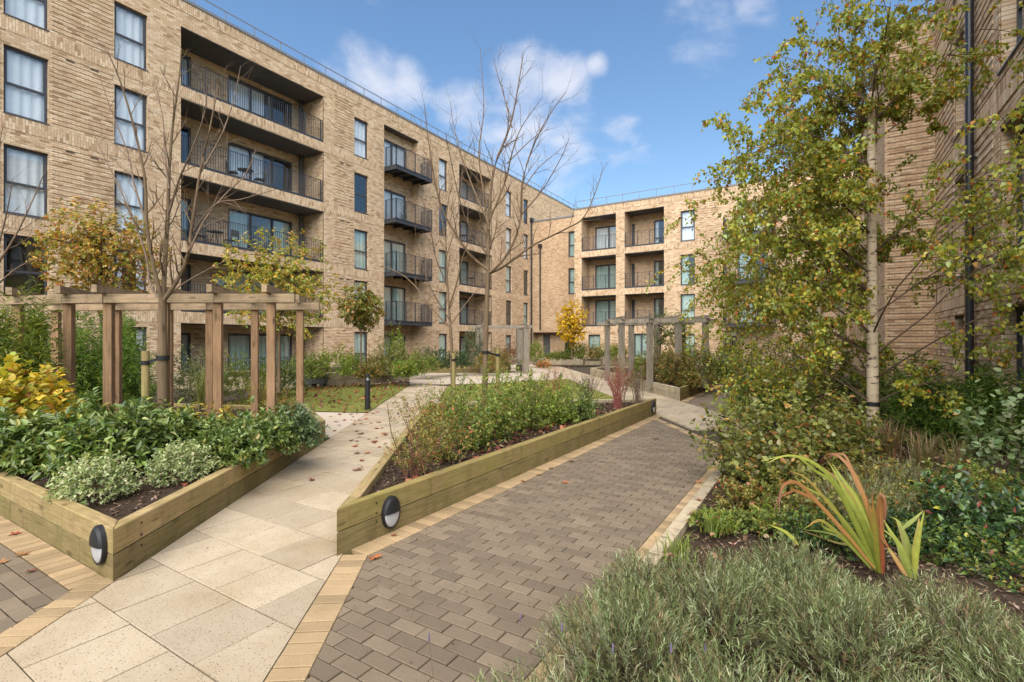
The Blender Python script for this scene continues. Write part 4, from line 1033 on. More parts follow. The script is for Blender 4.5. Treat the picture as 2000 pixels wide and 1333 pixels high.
def pergola(name, label, front, rear, ztop, pw, M1, M2, base=.27, over=.35):
    root = thing(name, label, 'pergola', (front[0].x, front[0].y, 0), 'timber pergolas'); O = front[0].copy(); O.z = 0
    for P in front + rear:
        m = MB(); m.box(-pw / 2, -pw / 2, base - .1, pw / 2, pw / 2, ztop - .11); o = m.build('post', M1, root, loc=(P.x - O.x, P.y - O.y, 0)); o.rotation_euler = (0, 0, TH + .25)
    for row in (front, rear):
        for i, (a, b) in enumerate(zip(row, row[1:])):
            d = (b - a).normalized(); a2 = a - d * (over if i == 0 else 0); b2 = b + d * (over if i == len(row) - 2 else -.004)
            for sgn in (-1, 1):
                nn = Vector((-d.y, d.x, 0)) * sgn * (pw / 2 + .026); L = (b2 - a2).length
                m = MB(); m.box(0, -.02, ztop - .185, L, .02, ztop - .07); o = m.build('beam', M2, root, loc=tuple(a2 + nn - O)); o.location.z = 0; o.rotation_euler = (0, 0, math.atan2(d.y, d.x))
    for a, b in zip(front, rear):
        d = (b - a).normalized(); a2 = a - d * .3; b2 = b + d * .3; L = (b2 - a2).length
        m = MB(); m.box(0, -.032, ztop - .066, L, .032, ztop + .035); o = m.build('rafter', M2, root, loc=tuple(a2 - O)); o.location.z = 0; o.rotation_euler = (0, 0, math.atan2(d.y, d.x))
    return root
def LD(lat, d): return Vector((d * FW[0] + lat * RT[0], d * FW[1] + lat * RT[1], 0))
pfr = [(530, 6.7), (426, 6.7), (322, 6.72), (213, 6.75), (135, 6.85), (35, 7.05)]; prr = [(586, 8.2), (498, 8.2), (410, 8.2), (330, 8.25), (229, 8.3), (110, 8.4)]
pergola('pergola', 'brown timber pergola standing among the shrubs of the front left planter', [LD((p - 1000) / FPX * d, d) for p, d in pfr], [LD((p - 1000) / FPX * d, d) for p, d in prr], 2.31, .1, M_POST, M_BEAM)
ff = [(1378, 15.4), (1325, 15.3), (1269, 15.5), (1214, 15.9)]; fr_ = [(1333, 17.2), (1283, 17.3), (1233, 17.6), (1186, 18.1)]
pergola('pergola', 'weathered timber pergola in the far right planter', [LD((p - 1000) / FPX * d, d) for p, d in ff], [LD((p - 1000) / FPX * d, d) for p, d in fr_], 2.38, .15, M_OLD, M_OLD)
pergola('pergola', 'grey timber pergola over the picnic table in front of the left building', [LD((p - 1000) / FPX * d, d) for p, d in ((1027, 25.2), (942, 25.0))], [LD((p - 1000) / FPX * d, d) for p, d in ((1014, 27.2), (934, 27.0))], 2.5, .28, M_OLD, M_OLD, base=.05)

# ------------------------------------------------------------------ trees
def smooth_path(pts, k=4):
    P = [Vector(p) for p in pts]; out = []
    for i in range(len(P) - 1):
        p0, p1, p2, p3 = P[max(i - 1, 0)], P[i], P[i + 1], P[min(i + 2, len(P) - 1)]
        for j in range(k):
            t = j / k; out.append(.5 * ((2 * p1) + (-p0 + p2) * t + (2 * p0 - 5 * p1 + 4 * p2 - p3) * t * t + (-p0 + 3 * p1 - 3 * p2 + p3) * t ** 3))
    out.append(P[-1]); return out
def sprout(m, p, d, L, r, rs, lev, tips=None, up=.25, kids=3, ns=5):
    """a twig that bends a little and forks"""
    pts = [p.copy()]; k = 4; dd = d.normalized()
    for i in range(k):
        dd = (dd + Vector((rs.gauss(0, .10), rs.gauss(0, .10), rs.gauss(0, .08) + up * .22))).normalized(); pts.append(pts[-1] + dd * L / k)
    m.tube(pts, [r * (1 - .7 * i / k) for i in range(k + 1)], 4 if lev > 0 else 3, False)
    if tips is not None: tips.append((pts[0], pts[-1], lev))
    if lev > 0:
        for j in range(kids):
            t = rs.uniform(.25, .95); i = min(k - 1, int(t * k)); q = pts[i].lerp(pts[i + 1], t * k - i)
            ax = (pts[i + 1] - pts[i]).normalized(); sd = ax.cross(Vector((rs.gauss(0, 1), rs.gauss(0, 1), rs.gauss(0, 1)))).normalized()
            sprout(m, q, ax * rs.uniform(.55, .9) + sd * rs.uniform(.5, .8) + Vector((0, 0, up * .5)), L * rs.uniform(.4, .68), r * .5, rs, lev - 1, tips, up, kids, ns)
def bare_tree(label, px, d, trunk, limbs, r0, twig, seed, ties=None, stake=None, soil=0.0, kids=3, lev=1, every=.2, tl=(.35, .7)):
    rs = random.Random(seed); base = AT(px, 0, d); base.z = soil
    root = thing('bare_tree', label, 'tree', tuple(base), 'young staked trees without leaves')
    T = [Vector((base.x, base.y, soil - .05))] + [AT(x, y, d) for x, y in trunk]
    P = smooth_path(T, 3); n = len(P); m = MB(); rad = [r0 * (1 - .35 * i / (n - 1)) for i in range(n)]; rad[0] *= 1.25
    m.tube([p - base for p in P], rad, 12, False); m.build('trunk', M_BARK, root, True)
    for pts, ra, dz in limbs:
        k = len(pts); Q = smooth_path([AT(x, y, d + dz * i / max(1, k - 1)) for i, (x, y) in enumerate(pts)], 4); n = len(Q); m = MB()
        rd = [ra * .8 * (1 - .88 * i / (n - 1)) + .0018 for i in range(n)]
        m.tube([q - base for q in Q], rd, 7, False)
        acc = rs.uniform(0, every)
        for i in range(1, n):
            seg = Q[i] - Q[i - 1]; acc += seg.length
            if acc > every and i > 2:
                acc = rs.uniform(0, every * .4); ax = seg.normalized(); sd = ax.cross(Vector((rs.gauss(0, 1), rs.gauss(0, 1), rs.gauss(0, .6)))).normalized()
                sprout(m, Q[i] - base, ax * .7 + sd * .75 + Vector((0, 0, .25)), rs.uniform(*tl) * (1 - .35 * i / n) * twig, rd[i] * .55, rs, lev, None, .3, kids)
        m.build('branch', M_BARK if ra > .018 else M_TWIGP, root, True)
    if stake:
        sx, stop, sd_ = stake; q = AT(sx, stop, sd_); m = MB(); m.tube([(q.x - base.x, q.y - base.y, -.05), (q.x - base.x, q.y - base.y, q.z - soil)], .04, 14)
        st = thing('tree_stake', 'round timber stake beside ' + label.split(' with ')[0].split(' standing ')[0], 'stake', tuple(base), 'tree stakes'); m.build('post', M_STAKE, st, False)
        zt = q.z - soil - .14; m = MB(); m.tube([(q.x - base.x, q.y - base.y, zt - .025), (q.x - base.x, q.y - base.y, zt + .025)], .046, 14, False)
        m.build('strap', M_RUBBER, st); m = MB(); m.beam((q.x - base.x, q.y - base.y, zt), (0, 0, zt + .06), .012, .03); m.tube([(0, 0, zt + .035), (0, 0, zt + .085)], r0 * 1.12, 14, False); m.build('tie', M_RUBBER, st)
    return root
bare_tree('leafless young tree with upswept branches in the front left planter', 318, 5.9, [(318, 760), (317, 660), (318, 585)],
    [([(318, 595), (322, 520), (328, 420), (331, 330), (338, 240), (350, 150), (354, 95)], .036, .25),
     ([(318, 592), (300, 520), (287, 440), (283, 350), (262, 250), (235, 160), (210, 100)], .030, -.5),
     ([(318, 590), (345, 550), (366, 500), (378, 420), (392, 330), (410, 250), (428, 160)], .032, -.3),
     ([(318, 590), (350, 560), (400, 530), (450, 505), (500, 480)], .014, .5),
     ([(318, 588), (295, 560), (285, 500), (265, 440), (235, 370), (200, 300), (175, 240)], .018, .6),
     ([(329, 420), (350, 350), (372, 300), (400, 220), (405, 150)], .016, -.5), ([(366, 500), (400, 430), (440, 380), (480, 340), (500, 290)], .016, .5),
     ([(287, 440), (262, 360), (250, 300), (215, 210), (195, 150)], .014, .4), ([(372, 460), (420, 400), (470, 390), (540, 370)], .012, -.4),
     ([(330, 370), (322, 300), (318, 230), (300, 150)], .012, .5), ([(390, 340), (430, 270), (455, 200), (470, 130)], .012, .3)], .062, .8, 21, stake=(284, 686, 5.9), soil=.27)
bare_tree('tall leafless tree with a wide open crown in the middle of the triangular planter', 948, 9.6, [(947, 780), (948, 690), (951, 600), (953, 530)],
    [([(953, 545), (953, 470), (955, 420), (965, 330), (995, 250), (1010, 180), (1022, 105)], .052, .5),
     ([(953, 535), (985, 505), (1015, 440), (1020, 360), (1040, 290), (1070, 230), (1105, 180)], .034, -.8),
     ([(953, 535), (985, 520), (1040, 480), (1100, 450), (1140, 425), (1165, 370), (1178, 325)], .034, .6),
     ([(953, 528), (920, 500), (885, 450), (860, 400), (845, 330), (835, 260), (828, 200)], .034, -.5),
     ([(955, 450), (945, 380), (935, 300), (945, 210), (938, 95)], .026, .7), ([(956, 430), (985, 360), (1000, 300), (1018, 250), (1060, 190)], .024, -.6),
     ([(955, 440), (925, 370), (900, 300), (885, 240), (880, 200)], .022, .9), ([(1000, 250), (985, 190), (970, 140), (962, 105)], .014, .2), ([(1018, 420), (1060, 370), (1095, 310), (1112, 270)], .016, -.7),
     ([(953, 500), (915, 440), (895, 380), (880, 310), (870, 260)], .018, -1.2), ([(990, 320), (1030, 280), (1062, 250), (1080, 205)], .014, .8), ([(1022, 370), (1050, 330), (1085, 300), (1110, 280)], .013, .6)],
    .062, 1.05, 33, stake=(972, 680, 9.75), soil=.27, tl=(.4, .8))
bare_tree('thinner leafless tree with low spreading branches left of the tall bare tree', 884, 10.2, [(884, 760), (882, 690), (880, 640)],
    [([(880, 645), (876, 590), (873, 540), (870, 470), (858, 400), (850, 330)], .034, .4), ([(877, 600), (893, 550), (905, 500), (925, 450), (950, 420)], .022, -.6),
     ([(879, 640), (850, 610), (820, 570), (790, 540), (760, 525), (735, 520)], .020, .6), ([(880, 635), (905, 600), (930, 570), (960, 550)], .018, .7),
     ([(874, 560), (850, 500), (838, 430), (820, 380)], .018, -.5), ([(872, 500), (890, 440), (900, 370), (905, 320)], .016, .7), ([(878, 625), (840, 560), (815, 480), (810, 420)], .015, -.8)],
    .045, .85, 44, stake=(886, 690, 10.0), soil=.27, tl=(.35, .7))
bare_tree('leafless tree cut by the left edge of the picture', -60, 6.0, [(-58, 800), (-55, 600)],
    [([(-55, 610), (-20, 540), (25, 470), (60, 400), (90, 330)], .02, .3), ([(-55, 600), (-10, 560), (40, 520), (90, 500)], .016, -.3), ([(-55, 590), (-30, 450), (-10, 330), (5, 250)], .02, .3), ([(-20, 540), (10, 430), (25, 350)], .012, -.3)], .05, .7, 51, soil=.27)

def leafy_tree(name, label, base, trunk_pts, r0, crown_c, crown_r, n, k, ll, lw, pal, seed, limbs=10, group=None, shape='leaf', mat=None, bark=None, tl=.22, shell=.25, parts=0):
    rs = np.random.RandomState(seed); rr = random.Random(seed); base = Vector(base); root = thing(name, label, 'tree', tuple(base), group)
    P = smooth_path([Vector(p) - base for p in trunk_pts], 4); m = MB(); m.tube(P, [r0 * (1 - .75 * i / (len(P) - 1)) for i in range(len(P))], 10, False); m.build('trunk', bark or M_BARK, root, True)
    c = np.array(crown_c); R = np.array(crown_r); d = nrm(rs.randn(n, 3)); rad = shell + (1 - shell) * rs.rand(n) ** .5
    cl = nrm(rs.randn(14, 3)); lob = np.max(d @ cl.T, axis=1); rad *= .68 + .42 * np.clip((lob - .5) * 2, 0, 1)
    tips = c + d * rad[:, None] * R; roots = tips - nrm(d * R + np.array([0, 0, .4])) * tl
    pos, dr, up, ln, wd = twig_leaves(tips, roots, k, ll, lw, rs, -.2, 1.0, .25)
    put_leaves(root, pos, dr, up, ln, wd, palette(pal, len(pos), rs), shape, mat, parts, 'crown')
    m = MB(); idx = rs.choice(n, limbs, replace=False)
    for i in idx:
        t = Vector(tips[i]) - base; zf = min(.95, max(.35, rr.uniform(.4, .95))); q = P[int(zf * (len(P) - 1))]; mid = q.lerp(t, .5) + Vector((0, 0, .08))
        m.tube([q, q.lerp(mid, .5), mid, t], [r0 * .3, r0 * .25, r0 * .18, r0 * .06], 4, False)
    m.build('limbs', bark if bark and bark is not M_BIRCH else M_TWIG, root); return root

# big birch on the right, drawn branch by branch
BIR = [(.25, .275, .035, 5), (.34, .32, .04, 4), (.44, .34, .045, 2.4), (.46, .21, .035, 1.0), (.16, .20, .03, 3), (.36, .09, .02, .45), (.36, .41, .13, 2.0)]
def birch(label, base, H, r0, lean, seed, n_limb, lmax, zmin, leaves, ll, parts, bias=None, xmax=2.3, ties=True, shoots=0):
    rs = random.Random(seed); ns = np.random.RandomState(seed); base = Vector(base); root = thing('birch_tree', label, 'tree', tuple(base), 'white barked birches in the right bed')
    T = smooth_path([Vector((0, 0, -.05)), Vector((lean[0] * .3, lean[1] * .3, H * .33)), Vector((lean[0] * .7, lean[1] * .7, H * .66)), Vector((lean[0], lean[1], H))], 6)
    m = MB(); m.tube(T, [r0 * (1.18 if i == 0 else 1 - .45 * i / (len(T) - 1)) for i in range(len(T))], 14, True); m.build('trunk', M_BIRCH, root, True)
    tips = []; lm = MB()
    def arch(p, d, L, r, droop, lev):
        pts = [p.copy()]; dd = d.normalized(); k = 6
        for i in range(k):
            dd = (dd + Vector((rs.gauss(0, .1), rs.gauss(0, .1), rs.gauss(0, .06) - droop * (i / k)))).normalized(); q = pts[-1] + dd * L / k
            if base.x + q.x > xmax: q.x = xmax - base.x; dd.x *= -.2
            pts.append(q)
        lm.tube(pts, [r * (1 - .8 * i / k) for i in range(k + 1)], 5 if lev == 2 else 3, False)
        for i in range(1 if lev < 2 else 2, k): tips.append((pts[i], pts[i + 1], lev))
        if lev:
            for j in range(7 if lev == 2 else 4):
                t = rs.uniform(.25, 1) * k; i = min(k - 1, int(t)); q = pts[i].lerp(pts[i + 1], t - i); ax = (pts[i + 1] - pts[i]).normalized()
                sd = ax.cross(Vector((rs.gauss(0, 1), rs.gauss(0, 1), rs.gauss(0, .7)))).normalized()
                arch(q, ax * .6 + sd * .7, L * rs.uniform(.32, .55), r * .42, droop + .15, lev - 1)
    for i in range(n_limb):
        f = zmin + (1 - zmin) * (i + rs.random() * .6) / n_limb; p = T[min(len(T) - 1, int(f * (len(T) - 1)))]; az = i * 2.4 + rs.gauss(0, .3)
        if bias is not None and rs.random() < .55: az = bias + rs.gauss(0, .7)
        L = lmax * (1.05 - .5 * (f - zmin) / (1 - zmin)) * (rs.uniform(.78, 1.1) if i % 3 else rs.uniform(.35, .55)); arch(p, Vector((math.cos(az), math.sin(az), .55 + .5 * f)), L, r0 * .17, .17, 2)
    for i in range(shoots):
        p = T[-1 - rs.randrange(3)]; az = rs.random() * 6.28; arch(p, Vector((math.cos(az) * .45, math.sin(az) * .45, 1)), rs.uniform(1.0, 1.9), r0 * .13, -.02, 1)
    lm.build('limbs', M_TWIG, root)
    A = np.array([list(a) for a, b, l in tips]); B = np.array([list(b) for a, b, l in tips]); w = np.array([.4 if l == 2 else (1.0 if l == 1 else 1.4) for a, b, l in tips]); w /= w.sum()
    idx = ns.choice(len(A), leaves, p=w); t = ns.rand(leaves, 1); pos = A[idx] + (B[idx] - A[idx]) * t + ns.randn(leaves, 3) * .025
    ok = pos[:, 0] + base.x < xmax; pos = pos[ok]; N = len(pos)
    dr = nrm(ns.randn(N, 3) * .55 + np.array([0, 0, -.75])); up = nrm(ns.randn(N, 3)); ln = ll * (.7 + .5 * ns.rand(N))
    cols = palette(BIR, N, ns); put_leaves(root, pos + np.array(base), dr, up, ln, ln * .78, cols, 'birch', M_LEAF, parts, 'crown')
    if ties:
        m = MB(); m.tube([T[3] + Vector((0, 0, -.03)), T[3] + Vector((0, 0, .03))], r0 * 1.02, 14, False); m.build('tie', M_RUBBER, root)
    return root
birch('large birch with a broad leafy crown in front of the right building', G(1705, 888), 5.15, .082, (-.02, .02), 3, 52, 2.75, .18, 60000, .056, 260, bias=math.pi * 1.02, shoots=10)
birch('slim birch behind the large one, its trunk leaning slightly', G(1660, 800), 4.9, .075, (-.35, .05), 6, 15, 1.6, .3, 6000, .058, 0, bias=math.pi)
birch('slim birch nearest the brick path with a black tie', G(1588, 806), 4.5, .07, (.22, 0), 9, 15, 1.5, .3, 5500, .058, 0, bias=math.pi)

def onplane(px, py, d): return AT(px, py, d)
def small_tree(name, label, px, d, ybase, ytop, ycrown, wpx, pal, seed, n=380, k=6, ll=.075, lw=.035, soil=.3, r0=.035, depth=None, tl=.16, shape='leaf'):
    b = AT(px, 0, d); b.z = soil; top = AT(px, ytop, d); low = AT(px, ycrown, d); rad = wpx / 2 * d / FPX
    c = (top + low) / 2; return leafy_tree(name, label, b, [b, b.lerp(top, .3), b.lerp(top, .6), b.lerp(top, .9)], r0, tuple(c), (rad, depth or rad, (top.z - low.z) / 2), n, k, ll, lw, pal, seed, 40 if n > 600 else 16, None, shape, None, None, tl, .08)
ORG = [(.42, .22, .045, 3), (.50, .32, .06, 3), (.30, .27, .045, 4), (.38, .14, .04, 2), (.18, .20, .04, 3)]
small_tree('autumn_tree', 'bushy tree with orange and green leaves left of the bare tree behind the pergola', 198, 11.5, 0, 375, 610, 225, ORG, 61, 900, 8, .085, .05, r0=.05)
small_tree('autumn_tree', 'golden and green autumn tree in front of the left balconies right of the clock', 545, 12.8, 0, 440, 680, 215, [(.48, .33, .06, 3), (.32, .31, .05, 4), (.42, .22, .05, 2), (.20, .24, .045, 4)], 62, 900, 8, .08, .05, r0=.05)
small_tree('autumn_tree', 'small tree with upright green and orange leaves by the left building door', 705, 18.2, 0, 550, 655, 92, [(.16, .18, .035, 5), (.38, .18, .05, 2), (.24, .22, .045, 3)], 63, 420, 7, .14, .06, soil=.34, r0=.035)
small_tree('autumn_tree', 'small bright yellow tree in front of the far building', 1117, 31.5, 0, 585, 680, 62, [(.62, .40, .02, 5), (.55, .34, .02, 2), (.40, .30, .03, 1)], 64, 420, 7, .14, .10, soil=.42, r0=.05)

# ------------------------------------------------------------------ shrubs and perennials
def gp(px, d, z=.27): v = AT(px, 0, d); return (v.x, v.y, z)
LAU = [(.115, .17, .035, 5), (.165, .215, .05, 4), (.24, .28, .085, 2), (.06, .095, .022, 3), (.30, .29, .06, .5)]
MID = [(.15, .195, .035, 5), (.33, .28, .05, .8), (.20, .235, .055, 3), (.085, .13, .03, 3), (.27, .25, .06, 1), (.26, .10, .045, .5)]
OLV = [(.22, .20, .04, 5), (.36, .10, .04, .5), (.27, .23, .065, 3), (.13, .14, .038, 3), (.30, .16, .06, 1), (.28, .08, .04, .6)]
YEL = [(.52, .40, .04, 5), (.40, .36, .05, 3), (.55, .30, .05, 1.5), (.28, .30, .05, 2), (.30, .14, .05, .8)]
VAR = [(.50, .50, .30, 5), (.38, .42, .20, 3), (.20, .26, .09, 3), (.10, .15, .04, 2)]
LIM = [(.22, .27, .04, 4), (.16, .22, .035, 4), (.28, .30, .05, 2), (.10, .15, .03, 2)]
DRK = [(.03, .065, .022, 4), (.055, .10, .03, 4), (.10, .15, .04, 2), (.02, .04, .015, 2)]
BAM = [(.13, .22, .035, 4), (.19, .28, .05, 3), (.07, .13, .025, 4), (.26, .28, .06, 1)]
AUT = [(.30, .17, .05, 3), (.22, .18, .05, 3), (.16, .17, .045, 3), (.28, .09, .04, 1.2), (.10, .13, .03, 3)]
GRY = [(.19, .215, .095, 4), (.30, .32, .18, 2), (.115, .14, .05, 5), (.20, .155, .075, 1.8)]
for lab, px, d, rx_, h, tw, sd, pt_ in (('dark green laurel bush at the left edge of the front planter', 55, 5.1, .62, .62, 420, 1, 90), ('broad glossy laurel bush behind the cream variegated bush', 200, 5.0, .66, .72, 520, 2, 130), ('laurel bush in front of the bare tree trunk', 300, 5.5, .5, .66, 360, 3, 60)):
    shrub('laurel_bush', lab, gp(px, d), rx_, rx_ * .8, h, tw, 8, .085, .034, LAU, 'leaf', M_GLOSSY, pt_, .16, 14, 'laurel bushes in the front left planter', sd, .55, .15, .25)
shrub('variegated_bush', 'rounded cream and green variegated bush nearest the planter corner', gp(185, 4.2), .37, .33, .37, 620, 9, .026, .015, VAR, 'leaf', M_LEAF, 0, .08, 12, 'variegated bushes', 5, .6, .1, lump=.16)
shrub('variegated_bush', 'cream variegated bush on the right, against the planter side', gp(355, 4.75), .33, .3, .38, 560, 9, .026, .015, VAR, 'leaf', M_LEAF, 0, .08, 12, 'variegated bushes', 6, .6, .1, lump=.16)
for lab, px, d, rx_, h, sd in (('dark green low bush right of the second variegated bush', 440, 5.25, .46, .5, 11), ('dense green bush in the middle of the diagonal planter side', 505, 5.8, .48, .55, 12), ('grey green bush at the far end of the front left planter', 575, 6.3, .42, .52, 13), ('small green bush below the pergola posts', 380, 5.9, .45, .48, 14)):
    shrub('evergreen_bush', lab, gp(px, d), rx_, rx_ * .85, h, 420, 8, .055, .026, LAU if sd != 13 else [(.10, .15, .06, 4), (.15, .19, .08, 3), (.06, .10, .035, 3)], 'leaf', M_GLOSSY, 60 if sd < 13 else 0, .13, 12, 'evergreen bushes along the diagonal path', sd, .55, .12)
shrub('evergreen_bush', 'yellowing loose bush below the right end of the pergola', gp(555, 7.2), .5, .4, .55, 300, 7, .05, .024, OLV, seed=15, tl=.16, group='evergreen bushes along the diagonal path')
shrub('yellow_leaved_shrub', 'shrub with large bright yellow leaves at the left edge', gp(42, 5.7), .8, .55, 1.08, 420, 8, .085, .065, YEL, 'leaf', M_LEAF, 120, .26, 22, None, 21, .5, .25, .5, stem_mat=M_RED)
shrub('perennial', 'low clump of yellow leaved perennials before the tree trunk', gp(345, 6.0), .4, .3, .62, 140, 6, .09, .02, YEL[:1] + LIM, seed=22, group='fading perennials in the front left planter', cat='plant')
shrub('perennial', 'low clump of yellow and red perennials between the pergola posts', gp(430, 6.4), .5, .3, .5, 170, 6, .07, .022, AUT + YEL[:1], seed=23, group='fading perennials in the front left planter', cat='plant')
def bamboo(label, px, d, rx_, h, tw, pal, seed, z=.27, ll=.10, lw=.014, group=None, name='bamboo_clump'):
    return shrub(name, label, gp(px, d, z), rx_, rx_ * .8, h, tw, 9, ll, lw, pal, 'diamond', M_LEAF, 0, .26, 30, group, seed, .35, .12, .1, 1.0, stem_r=.005, lump=.3, cat='bamboo')
bamboo('feathery yellow green bamboo at the left edge, overhanging the pergola beam', 5, 6.25, .72, 1.95, 1300, [(.20, .24, .04, 4), (.14, .19, .035, 4), (.28, .27, .05, 2), (.08, .12, .025, 2)], 31, group='bamboo clumps')
bamboo('dense dark green bamboo behind the left pergola posts', 205, 10.4, 1.25, 2.1, 2400, BAM, 32, .1, group='bamboo clumps')
bamboo('mid green bamboo filling the gap between the left pergola posts', 95, 9.6, 1.0, 2.0, 1500, BAM + LIM[:1], 35, .1, group='bamboo clumps')
bamboo('dense deep green bamboo under the wall on the right of the birch', 1830, 7.2, .78, 1.12, 1200, BAM, 33, .12, group='bamboo clumps')
bamboo('bright green bamboo at the right edge below the near windows', 1965, 6.5, .72, 1.1, 1000, BAM, 34, .12, group='bamboo clumps')
# bed along the left building
for lab, px, d, rx_, h, pal, sd, nm in (
    ('round mid green shrub behind the box and bench', 648, 17.4, .95, 1.15, LIM, 41, 'garden_shrub'), ('darker green shrub left of the round shrub behind the bench', 598, 16.6, .8, .85, MID, 42, 'garden_shrub'),
    ('wispy light shrub behind the bench right of the bollard', 765, 18.2, .9, 1.35, [(.22, .20, .08, 3), (.26, .25, .06, 3), (.15, .17, .05, 2)], 43, 'garden_shrub'), ('lime green shrub left of the hung balconies', 775, 19.2, .45, 1.75, LIM, 44, 'garden_shrub'),
    ('green shrub at the end of the bench planter', 805, 18.4, .7, .95, MID, 45, 'garden_shrub'), ('dark evergreen hedge shrub left of the thinner bare tree', 845, 22.6, 1.0, 1.05, DRK, 46, 'garden_shrub'),
    ('dark evergreen shrub behind the thinner bare tree stake', 893, 23.4, .8, .9, DRK, 47, 'garden_shrub'), ('tall grey green shrub left of the tall bare trunk', 925, 24.6, .62, 2.1, [(.12, .15, .08, 3), (.17, .19, .11, 2), (.08, .10, .05, 2)], 48, 'garden_shrub'),
    ('rusty brown shrub beside the picnic table', 975, 25.5, .7, 1.0, AUT, 49, 'garden_shrub'), ('red ornamental shrub behind the picnic table', 1005, 29.5, .9, 1.3, [(.22, .07, .04, 3), (.26, .13, .06, 2), (.14, .12, .05, 2)], 50, 'garden_shrub'),
    ('green shrub in the corner below the downpipes', 1046, 31, .7, 1.4, LIM, 51, 'garden_shrub'), ('green shrub seen between the right pergola posts of the front planter', 470, 13.2, .9, 1.2, MID, 52, 'garden_shrub'),
    ('pale green shrub behind the middle pergola post', 385, 12.0, .75, 1.35, [(.16, .18, .09, 3), (.22, .23, .11, 2), (.11, .13, .05, 2)], 53, 'garden_shrub'), ('low dark green shrub behind the pergola near the loggia', 545, 14.6, .9, 1.05, DRK + MID, 54, 'garden_shrub'),
    ('dark green shrub filling the front of the far left planter', 830, 21.4, .8, .75, MID, 57, 'garden_shrub'), ('olive shrub at the right end of the far left planter', 955, 23.6, .8, .8, OLV, 58, 'garden_shrub'), ('green shrub behind the right bench planter corner', 790, 17.6, .6, .7, LIM, 59, 'garden_shrub'), ('rust tinted shrub left of the bench planter corner', 720, 17.4, .6, .55, AUT, 60, 'garden_shrub'),
    ('small lime shrub at the foot of the autumn tree', 690, 18.8, .6, .9, LIM, 55, 'garden_shrub'), ('mixed shrub between bench planter and left building', 735, 19.4, .7, .8, OLV, 56, 'garden_shrub')):
    shrub(nm, lab, gp(px, d, .33 if px > 560 else .1), rx_, rx_ * .9, h, 380, 8, .075, .034, pal, 'diamond', M_LEAF, 0, .2, 8, 'shrubs along the left building', sd, .5, .1)
for k, (px, d, lab, pal) in enumerate(((1120, 32.4, 'clipped yellow green shrub under the yellow tree', LIM), (1150, 32.6, 'clipped olive shrub under the small far window', OLV), (1182, 33.0, 'clipped green shrub right of the far bench', LIM), (1212, 33.4, 'reddish green shrub between the far pergola posts', AUT), (1090, 32.2, 'low green shrub beside the far entrance', MID))):
    shrub('garden_shrub', lab, gp(px, d, .42), .95, .8, 1.2 if k < 4 else .6, 300, 7, .10, .05, pal, 'diamond', M_LEAF, 0, .22, 6, 'clipped shrubs along the far building', 70 + k, .5, .1)
shrub('flower_pot_planting', 'clump of orange flowers on the far planter edge', gp(1062, 30.2, .02), .55, .4, .5, 130, 6, .09, .06, [(.55, .20, .04, 3), (.45, .25, .15, 1), (.2, .2, .05, 2)], 'diamond', seed=80, cat='flowers')
# far right planter
for k, (px, d, rx_, h, pal, lab) in enumerate(((1283, 16.2, .62, 1.15, OLV, 'yellow green shrub left in the far right planter'), (1318, 15.0, .6, 1.2, AUT, 'rust and green shrub in the middle of the far right planter'), (1362, 15.4, .7, 1.35, MID + AUT[:1], 'tall green shrub with red tips under the far pergola'),
        (1398, 15.9, .6, 1.1, MID, 'leafy green shrub at the right of the far planter'), (1330, 16.6, .7, 1.5, AUT, 'orange tinted shrub behind the far pergola posts'), (1420, 18.6, .55, .95, [(.20, .22, .16, 3), (.26, .27, .2, 2), (.15, .16, .1, 2)], 'silver grey shrub at the far end of the right planter'),
        (1254, 17.6, .55, .95, LIM, 'bright green shrub below the left end of the far pergola'), (1425, 21, .8, 1.3, AUT, 'brown seed head shrub behind the silver shrub'), (1348, 14.55, .4, .5, OLV, 'low yellow green shrub in the corner of the far right planter'))):
    shrub('garden_shrub', lab, gp(px, d), rx_, rx_ * .9, h, 420, 8, .065, .034, pal, 'diamond', M_LEAF, 0, .18, 8, 'shrubs of the far right planter', 90 + k, .5, .1)
leafy_tree('climbing_plant', 'climber growing over the middle of the far right pergola', gp(1287, 17.3), [Vector(gp(1287, 17.3)), Vector(gp(1290, 17.3, 1.3)), Vector(gp(1288, 17.3, 2.5))], .03, gp(1300, 17.3, 2.05), (.95, .4, .75), 240, 7, .08, .05, MID + [(.24, .25, .12, 2)], 101, 8)
